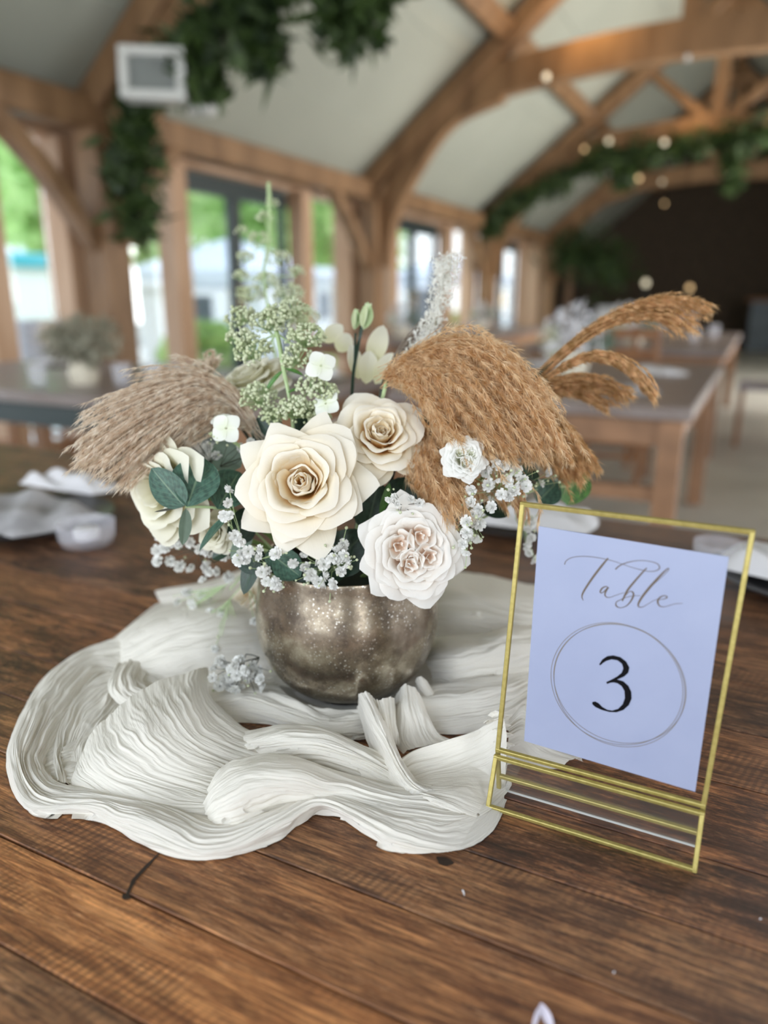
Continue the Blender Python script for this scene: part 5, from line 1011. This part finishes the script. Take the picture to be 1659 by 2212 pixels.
# ================================================================== THINGS ON THE NEAR TABLE
def cloth_lump(mb, c, rx, ry, h, seed, n=26, rot=0.0, z=TZ, fold=.25):
    """folded napkin: rounded rectangular sheet heaped into soft ridges"""
    P = []
    for i in range(n+1):
        for j in range(n+1):
            u, v = i/n*2-1, j/n*2-1; x = rx*u*(1-.12*v*v); y = ry*v*(1-.10*u*u)
            e = max(0, 1-max(abs(u), abs(v))**4); q = h*e*(.55+fold*math.sin(u*4+seed)*math.cos(v*3+seed*2)+.2*math.sin((u+v)*6+seed))
            P.append((c[0]+x*math.cos(rot)-y*math.sin(rot), c[1]+x*math.sin(rot)+y*math.cos(rot), z+.0015+q))
    m = n+1; mb.add(P, [(i*m+j, (i+1)*m+j, (i+1)*m+j+1, i*m+j+1) for i in range(n) for j in range(n)])
    B = len(P); P2 = [(a, b, z+.0005) for a, b, _ in P]; mb.add([P2[0], P2[n], P2[-1], P2[-1-n]], [(0, 1, 2, 3)]); return mb
def plate(name, label, c, r, m='plate', group=None):
    T = empty(name, c); tag(T, label, 'plate', group); mb = MB(); mb.lathe([(.0001, .004), (r*.6, .004), (r*.72, .007), (r, .016), (r, .0175), (r*.7, .010), (.0001, .008)], seg=48); mb.build('dish', M[m], T, True); return T
pc = onz(70, 1135); plate('charger_plate', 'dark plate under a grey napkin at the left rear of the near table', tuple(pc), .12)
npk = cloth_lump(MB(), (pc[0]+.0, pc[1]-.005), .115, .075, .030, 1.2, rot=-.25, z=TZ+.018).build('napkin', M['napkin'], None, True); tag(npk, 'grey folded napkin on the dark plate at the left rear of the near table', 'napkin')
nc = onz(95, 1075); np2 = cloth_lump(MB(), (nc[0]+.03, nc[1]+.03), .10, .035, .03, 2.2, rot=.0, z=TZ+.018).build('napkin', M['napkin_white'], None, True)
tag(np2, 'paler napkin fold lying behind the grey napkin at the left', 'napkin')
def tumbler(label, c, r, h, tilt=0, m='tumbler', group=None):
    T = empty('glass_tumbler', c); tag(T, label, 'glass', group); mb = MB(); mb.lathe([(.0001, .003), (r*.75, .003), (r*.85, .006), (r*.95, h*.4), (r, h), (r*.96, h), (r*.9, h*.4), (r*.75, .012), (.0001, .010)], seg=32); mb.build('bowl', M[m], T, True); T.rotation_euler = (0, tilt, 0); return T
gc = onz(190, 1180); tumbler('low clear glass votive holder in front of the grey napkin', tuple(gc), .040, .036)
mb = MB(); mb.lathe([(.0001, 0), (.017, 0), (.018, .012), (.016, .014), (.0001, .0135)], seg=24); o = mb.build('tea_light', M['napkin_white'], None, True); o.location = (gc[0], gc[1], gc[2]+.0125); tag(o, 'white tea light sitting in the clear votive holder', 'candle')
nc = onz(1120, 1165); plate('side_plate', 'dark plate behind the bouquet at the right of the vase', (nc[0]-.01, nc[1]+.06, TZ), .10)
o = cloth_lump(MB(), (nc[0]+.0, nc[1]+.05), .10, .06, .03, 3.1, rot=.1, z=TZ+.018).build('napkin', M['napkin_white'], None, True); tag(o, 'white napkin behind the top left corner of the table sign', 'napkin')
nc = onz(1660, 1270); plate('side_plate', 'dark plate at the right edge beyond the table sign', (nc[0]+.05, nc[1]+.03, TZ), .115)
o = cloth_lump(MB(), (nc[0]+.045, nc[1]+.035), .10, .07, .035, 4.1, rot=-.2, z=TZ+.018).build('napkin', M['napkin_white'], None, True); tag(o, 'white napkin on the plate at the right edge', 'napkin')
p = onz(1430, 1165); tumbler('small clear glass standing at the right rear edge of the near table', (nc[0]-.06, nc[1]+.03, TZ), .030, .040)
# scraps on the boards
def scrap(label, px, py, L, rot, m='scrap', w=.0006):
    p = onz(px, py); d = np.array([math.cos(rot), math.sin(rot), 0]); mb = MB(); mb.tube([p+d*L*t+np.array([0, 0, .0006+.0008*math.sin(t*3)]) for t in (0, .3, .6, 1)], [w*.5, w, w, w*.3], 5); o = mb.build('petal_scrap', M[m], None, True); tag(o, label, 'scrap')
scrap('tiny white fibre lying on the boards in front of the vase', 998, 1924, .0045, -.9, 'napkin_white')
p = onz(1168, 2185); T = empty('fallen_petal', p); bpy.context.view_layer.update(); tag(T, 'small curled lilac white petal on the table at the bottom edge', 'petal')
place_leaf(T, onz(1195, 2225, TZ+.001), onz(1166, 2165, TZ+.006), .0022, 'scrap', (0, -.5, .8), name='petal'); place_leaf(T, onz(1150, 2225, TZ+.001), onz(1168, 2168, TZ+.006), .0012, 'scrap', (0, -.5, .8), name='petal')
scrap('small pale crumb on the boards right of the sign', 1640, 1988, .0012, .3, 'napkin_white', .0004); scrap('small pale crumb on the boards near the bottom right', 1325, 2105, .0012, 1.3, 'napkin_white', .0004)
# ================================================================== THINGS ON THE OTHER TABLES
def leafy(T, c, r, n, m, seed, size=.03, nm='foliage', sq=(1, 1, 1)):
    rg = np.random.default_rng(seed); u = rg.normal(size=(n, 3)); u /= np.linalg.norm(u, axis=1)[:, None]; q = np.array(c)+u*r*np.array(sq)*(rg.random((n, 1))**.4); a = rg.normal(size=(n, 3))*size*.5; b = rg.normal(size=(n, 3))*size*.3
    o = link(nm, mesh_from(nm, np.stack([q-a, q+b, q+a*1.3, q-b], 1).reshape(-1, 3), np.arange(n*4).reshape(-1, 4), smooth=False), M[m]); o['kind'] = 'stuff'; o.parent = T; o.matrix_parent_inverse = T.matrix_world.inverted(); return o
def arrangement(label, c, s, parts, vase_m='cream', seed=0, group=None):
    T = empty('flower_arrangement', c); bpy.context.view_layer.update(); tag(T, label, 'flowers', group); mb = MB(); mb.lathe([(.0001, 0), (s*.30, 0), (s*.36, s*.25), (s*.28, s*.5), (s*.30, s*.55), (s*.26, s*.54), (.0001, s*.5)], seg=24); mb.build('vase', M[vase_m], T, True)
    for i, (dx, dy, dz, r, m, n) in enumerate(parts): leafy(T, (c[0]+dx*s, c[1]+dy*s, c[2]+dz*s), r*s, n, m, seed+i, .022+.01*s)
    return T
def bloom(label, p, R, m, seed, T=None): 
    rose('white_rose', label, p, R, face(1, random.Random(seed).uniform(-.5, .5), .6), m=m, seed=seed, stem=False, layers=[(4, .35, .2, 1.1, .5, 0, 0, .2, 0), (5, .65, .12, .9, .6, .06, .05, .5, .1), (6, .98, -.05, .8, .8, .1, .08, .8, .3)], core=3)
lc = at(180, 800, 3.0); lc[2] = TZ
arrangement('cream vase of dried sage coloured stems on the left table by the windows', tuple(lc), .17, [(-.65, 0, .95, .50, 'sage', 170), (0, 0, 1.05, .60, 'sage', 220), (.65, 0, 1.10, .50, 'sage', 170), (-1.0, 0, 1.15, .40, 'taupe_hair', 90), (.1, 0, .6, .4, 'sage', 130)], seed=70)
for k, (px, lb) in enumerate(((262, 'clear tumbler just right of the dried flower vase on the left table'), (330, 'clear tumbler farther right on the left table'), (80, 'clear tumbler left of the dried flower vase'))):
    q = at(px, 800, 2.9); q[2] = TZ; q[0] = max(-3.65, q[0]); tumbler(lb, tuple(q), .035, .09)
for k, (x, y, lb) in enumerate(((-3.3, 2.75, 'white napkin on the left table near its window end'), (-2.5, 2.75, 'white napkin in the middle of the left table'), (-1.7, 2.75, 'white napkin at the right end of the left table'))):
    plate('dinner_plate', 'pale plate under the '+lb.replace('white ', ''), (x, y, TZ), .13, 'cream', 'plates on the left table'); o = cloth_lump(MB(), (x, y), .11, .07, .03, k+.5, n=12, z=TZ+.018).build('napkin', M['napkin_white'], None, True); tag(o, lb, 'napkin')
def chair(label, x, y, rot, pad='seat_pad', cover=None, group='chairs round the guest tables'):
    T = empty('dining_chair', (x, y, 0)); T.rotation_euler = (0, 0, rot); tag(T, label, 'chair', group)
    for sx in (-1, 1):
        MB().bar((sx*.19, -.19, 0), (sx*.19, -.19, .44), .035, .035, up=(0, 1, 0)).build('leg', M['chair'], T)
        b = MB(); q = spline([(sx*.19, .20, 0), (sx*.19, .19, .45), (sx*.18, .25, .92)], 7)
        for k in range(6): b.bar(q[k], q[k+1], .035, .035, up=(0, 1, 0))
        b.build('leg', M['chair'], T)
    MB().box((-.22, -.22, .43), (.22, .21, .465), .01).build('seat', M[pad], T)
    for z in (.62, .76, .88): MB().bar((-.18, .2+.05*(z-.45)/.45, z), (.18, .2+.05*(z-.45)/.45, z), .022, .055, up=(0, 0, 1)).build('back_rail', M['chair'], T)
    for yy in (-.19, .19): MB().bar((-.19, yy, .2), (.19, yy, .2), .022, .03).build('stretcher', M['chair'], T)
    if cover: MB().box((-.21, .19, .50), (.21, .29, .95), .02).build('cover', M[cover], T)
    return T
cp = ony(18, 740, 3.30); chair('grey covered chair back at the far left beyond the left table', cp[0], cp[1], 0, cover='napkin')
for k, (x, lb) in enumerate(((-2.75, 'chestnut stool with a white pad at the window end of the left table'), (-2.2, 'chestnut stool with a white pad under the middle of the left table'), (-1.6, 'chestnut stool with a white pad at the right end of the left table'))):
    T = empty('padded_stool', (x, 1.68, 0)); tag(T, lb, 'stool', 'stools along the left table')
    for sx in (-1, 1):
        for sy in (-1, 1): MB().bar((sx*.17, sy*.15, 0), (sx*.15, sy*.13, .44), .04, .04, up=(0, 1, 0)).build('leg', M['leg_wood'], T)
    MB().box((-.19, -.17, .43), (.19, .17, .46), .006).build('seat', M['leg_wood'], T); MB().box((-.17, -.15, .46), (.17, .15, .51), .02).build('pad', M['napkin_white'], T)
    MB().bar((-.16, 0, .18), (.16, 0, .18), .025, .03).build('stretcher', M['leg_wood'], T)
chair('chestnut slatted chair on the far side of the guest table behind the reeds', -.75, 4.62, 0)
chair('chestnut slatted chair on the left side of the guest table', -1.55, 3.4, math.pi/2)
chair('chestnut slatted chair at the end of the back table', -.9, 5.25, math.pi)
chair('chestnut slatted chair beside the back table on its right', .10, 6.4, -math.pi/2)
for k, (x, y, lb) in enumerate(((-.45, 2.9, 'grey napkin at the near corner of the guest table'), (-.9, 3.0, 'white napkin on the near end of the guest table'), (-.42, 3.7, 'white napkin halfway along the guest table'), (-.95, 3.9, 'folded white napkin at the far end of the guest table'))):
    o = cloth_lump(MB(), (x, y), .14, .08, .035, k+.9, n=12, z=TZ+.0005).build('napkin', M['napkin_white' if k else 'napkin'], None, True); tag(o, lb, 'napkin')
for k, (x, y, z0, lb) in enumerate(((-.75, 3.4, TZ, 'low bowl of white blooms on the guest table behind the reeds'), (-.9, 6.2, TZ, 'white flower bowl on the back table'), (-1.2, 7.6, TZ, 'second white flower bowl at the far end of the back table'), (.62, 6.0, TZ, 'white flower bowl at the right edge on the dark table'), (.95, 7.3, TZ, 'large white flower bowl farther along the dark table'), (-3.0, 6.4, TZ, 'white flower bowl on the window table'), (-3.0, 8.6, TZ, 'second white flower bowl on the window table'))):
    arrangement(lb, (x, y, z0), .20 if k != 4 else .28, [(0, 0, .85, .75, 'napkin_white', 260), (-.5, .1, .75, .4, 'florets', 80), (.5, 0, .8, .45, 'euc_back', 110)], seed=90+k*5)
for k in range(6):
    x, y = [(-1.3, 6.0), (-.5, 6.7), (-.4, 7.5), (.6, 5.5), (1.1, 6.6), (-2.7, 7.4)][k]
    tumbler(['tumbler near the left end of the back table', 'tumbler halfway along the right of the back table', 'tumbler at the far right of the back table', 'tumbler on the near corner of the dark table', 'tumbler in the middle of the dark table', 'tumbler on the window table'][k], (x, y, TZ), .04, .11)
# ================================================================== UP IN THE ROOF
def garland(label, pts, r, n, seed, drops=()):
    T = empty('leaf_garland', pts[0]); bpy.context.view_layer.update(); tag(T, label, 'garland'); rg = np.random.default_rng(seed); A = spline(pts, 60)
    s = MB(); s.tube(A[::3], .02, 5); o = s.build('vine', M['stem_dark']); o.parent = T; o.matrix_parent_inverse = T.matrix_world.inverted()
    k = rg.integers(0, 60, n); c = A[k]+rg.normal(size=(n, 3))*r*(.55+.35*np.sin(k*.7)[:, None])
    for (p, ln) in drops:
        m = int(n*.12); q = np.array(p)+np.stack([rg.normal(size=m)*.07, rg.normal(size=m)*.07, -ln*rg.random(m)], 1); c = np.vstack([c, q])
    n = len(c); a = rg.normal(size=(n, 3))*.05; b = np.cross(a, rg.normal(size=(n, 3))); b = b/np.linalg.norm(b, axis=1)[:, None]*.028
    o = link('foliage', mesh_from('foliage', np.stack([c-a, c+b, c+a*1.2, c-b], 1).reshape(-1, 3), np.arange(n*4).reshape(-1, 4), smooth=False), M['ivy']); o['kind'] = 'stuff'; o.parent = T; o.matrix_parent_inverse = T.matrix_world.inverted()
def T1(px, py, dy=-.2): return tuple(ony(px, py, TR_Y[1]+dy))
garland('leafy garland wound down the nearest truss post and over its arch', [T1(268, 400), T1(285, 330), T1(290, 240), T1(330, 170), T1(400, 100), T1(470, 40), T1(560, 0), T1(640, -60)], .065, 1900, 1, drops=[(T1(560, 30), .28), (T1(290, 300), .6), (T1(430, 90), .30)])
garland('bunch of leaves hanging from the roof above the bouquet', [T1(690, -70), T1(740, -20), T1(790, -30), T1(850, -90)], .085, 700, 2, drops=[(T1(730, 0), .25), (T1(780, 0), .22)])
def T3(px, py, i=3, dy=-.2): return tuple(ony(px, py, TR_Y[i]+dy))
garland('leafy garland following the arch of the third truss', [T3(1055, 500), T3(1090, 460), T3(1150, 425), T3(1220, 385), T3(1300, 345), T3(1380, 335), T3(1460, 320), T3(1560, 300), T3(1660, 295)], .115, 3000, 3, drops=[(T3(1350, 350), .35), (T3(1590, 310), .6)])
garland('dark foliage clump low on the far truss post', [T3(1215, 560, 4), T3(1250, 545, 4), T3(1300, 560, 4), T3(1330, 600, 4)], .32, 1600, 4)
def lamp(label, p, r, m='lampw', group='fairy bulbs in the roof'):
    T = empty('festoon_bulb', p); tag(T, label, 'lamp', group); mb = MB(); mb.lathe([(.0001, -r), (r*.7, -r*.7), (r, 0), (r*.7, r*.75), (r*.35, r*1.1), (.0001, r*1.1)], seg=12); mb.build('bulb', M[m], T, True); m2 = MB(); m2.lathe([(r*.38, r), (r*.38, r*1.6), (.0001, r*1.6)], seg=10); m2.build('cap', M['dark'], T)
bl = [(1060, 55, 2, .030, 'lampw', 'bulb high between the two rafters of the second truss'), (1180, 166, 2, .030, 'lampw', 'bulb sitting on the collar of the second truss'), (1276, 240, 3, .030, 'white', 'white bulb under the collar of the second truss'), (1315, 305, 3, .034, 'lampw', 'bulb at the left end of the third truss garland'), (1262, 322, 3, .026, 'lamp', 'orange bulb left of the third truss garland'), (1435, 308, 3, .034, 'lampw', 'bulb in the middle of the third truss garland'), (1380, 385, 3, .028, 'lamp', 'orange bulb below the third truss garland'), (1430, 393, 4, .030, 'lampw', 'bulb below the garland near the far arch'), (1435, 440, 4, .028, 'lamp', 'orange bulb under the far arch'), (1395, 612, 4, .060, 'lampw', 'large round cream lamp glowing before the dark far wall'), (1490, 622, 4, .050, 'lamp', 'round amber lamp right of the cream lamp at the far wall'), (1485, 125, 2, .026, 'white', 'white bulb at the foot of the king posts')]
for px, py, ti, r, m, lb in bl: lamp(lb, tuple(ony(px, py, TR_Y[ti]-.35)), r, m)
for px, py, ti, r in ((1395, 612, 4, .06), (1490, 622, 4, .05)):
    p = ony(px, py, TR_Y[ti]-.35); o = MB().box((p[0]-.012, p[1]-.012, 0), (p[0]+.012, p[1]+.012, p[2]-r*.9)).build('lamp_stand', M['dark']); tag(o, 'thin dark stand under the %s far lamp' % ('cream' if px < 1450 else 'amber'), 'lamp stand')
# speaker box and spot fixed to the nearest truss
c = ony(327, 155, TR_Y[1]-.42); SPK = empty('wall_speaker', tuple(c)); tag(SPK, 'white framed box with a grey grille fixed to the nearest truss', 'speaker')
for lo, hi in (((-.185, 0, .085), (.185, .16, .135)), ((-.185, 0, -.135), (.185, .16, -.085)), ((-.185, 0, -.085), (-.135, .16, .085)), ((.135, 0, -.085), (.185, .16, .085))): MB().box(lo, hi, .008).build('frame', M['white_plastic'], SPK)
MB().box((-.135, .05, -.085), (.135, .15, .085)).build('grille', M['grille'], SPK); SPK.rotation_euler = (0, .03, .5)
MB().bar((0, .15, 0), (0, .34, -.02), .04, .04).build('bracket', M['white_plastic'], SPK)
c = ony(435, 228, TR_Y[1]-.1); SL = empty('spot_lamp', tuple(c)); tag(SL, 'small white emergency lamp fixed beside the nearest truss', 'lamp')
mb = MB(); mb.lathe([(.0001, -.05), (.085, -.045), (.105, 0), (.09, .04), (.0001, .05)], seg=20); mb.build('housing', M['white'], SL, True); MB().bar((0, 0, .0), (-.2, .08, .03), .03, .03).build('bracket', M['white_plastic'], SL)
# far end: bar counter and pale stacked chairs before the dark gable
o = empty('bar_counter', (.6, 18.6, 0)); tag(o, 'dark bar counter against the far gable wall', 'counter'); MB().box((-.9, -.3, 0), (1.6, .3, 1.05), .02).build('body', M['cabin'], o); MB().box((-1.0, -.36, 1.05), (1.7, .36, 1.11), .01).build('worktop', M['chair'], o)
for k, x in enumerate((-3.0, -2.5, -2.0, -1.5)):
    chair(['pale covered chair nearest the left wall at the far end', 'second pale covered chair from the left wall at the far end', 'third pale covered chair from the left wall at the far end', 'pale covered chair beside the bar at the far end'][k], x, 16.9+k*.2, math.pi, pad='napkin_white', cover='napkin_white', group='pale chairs at the far end')
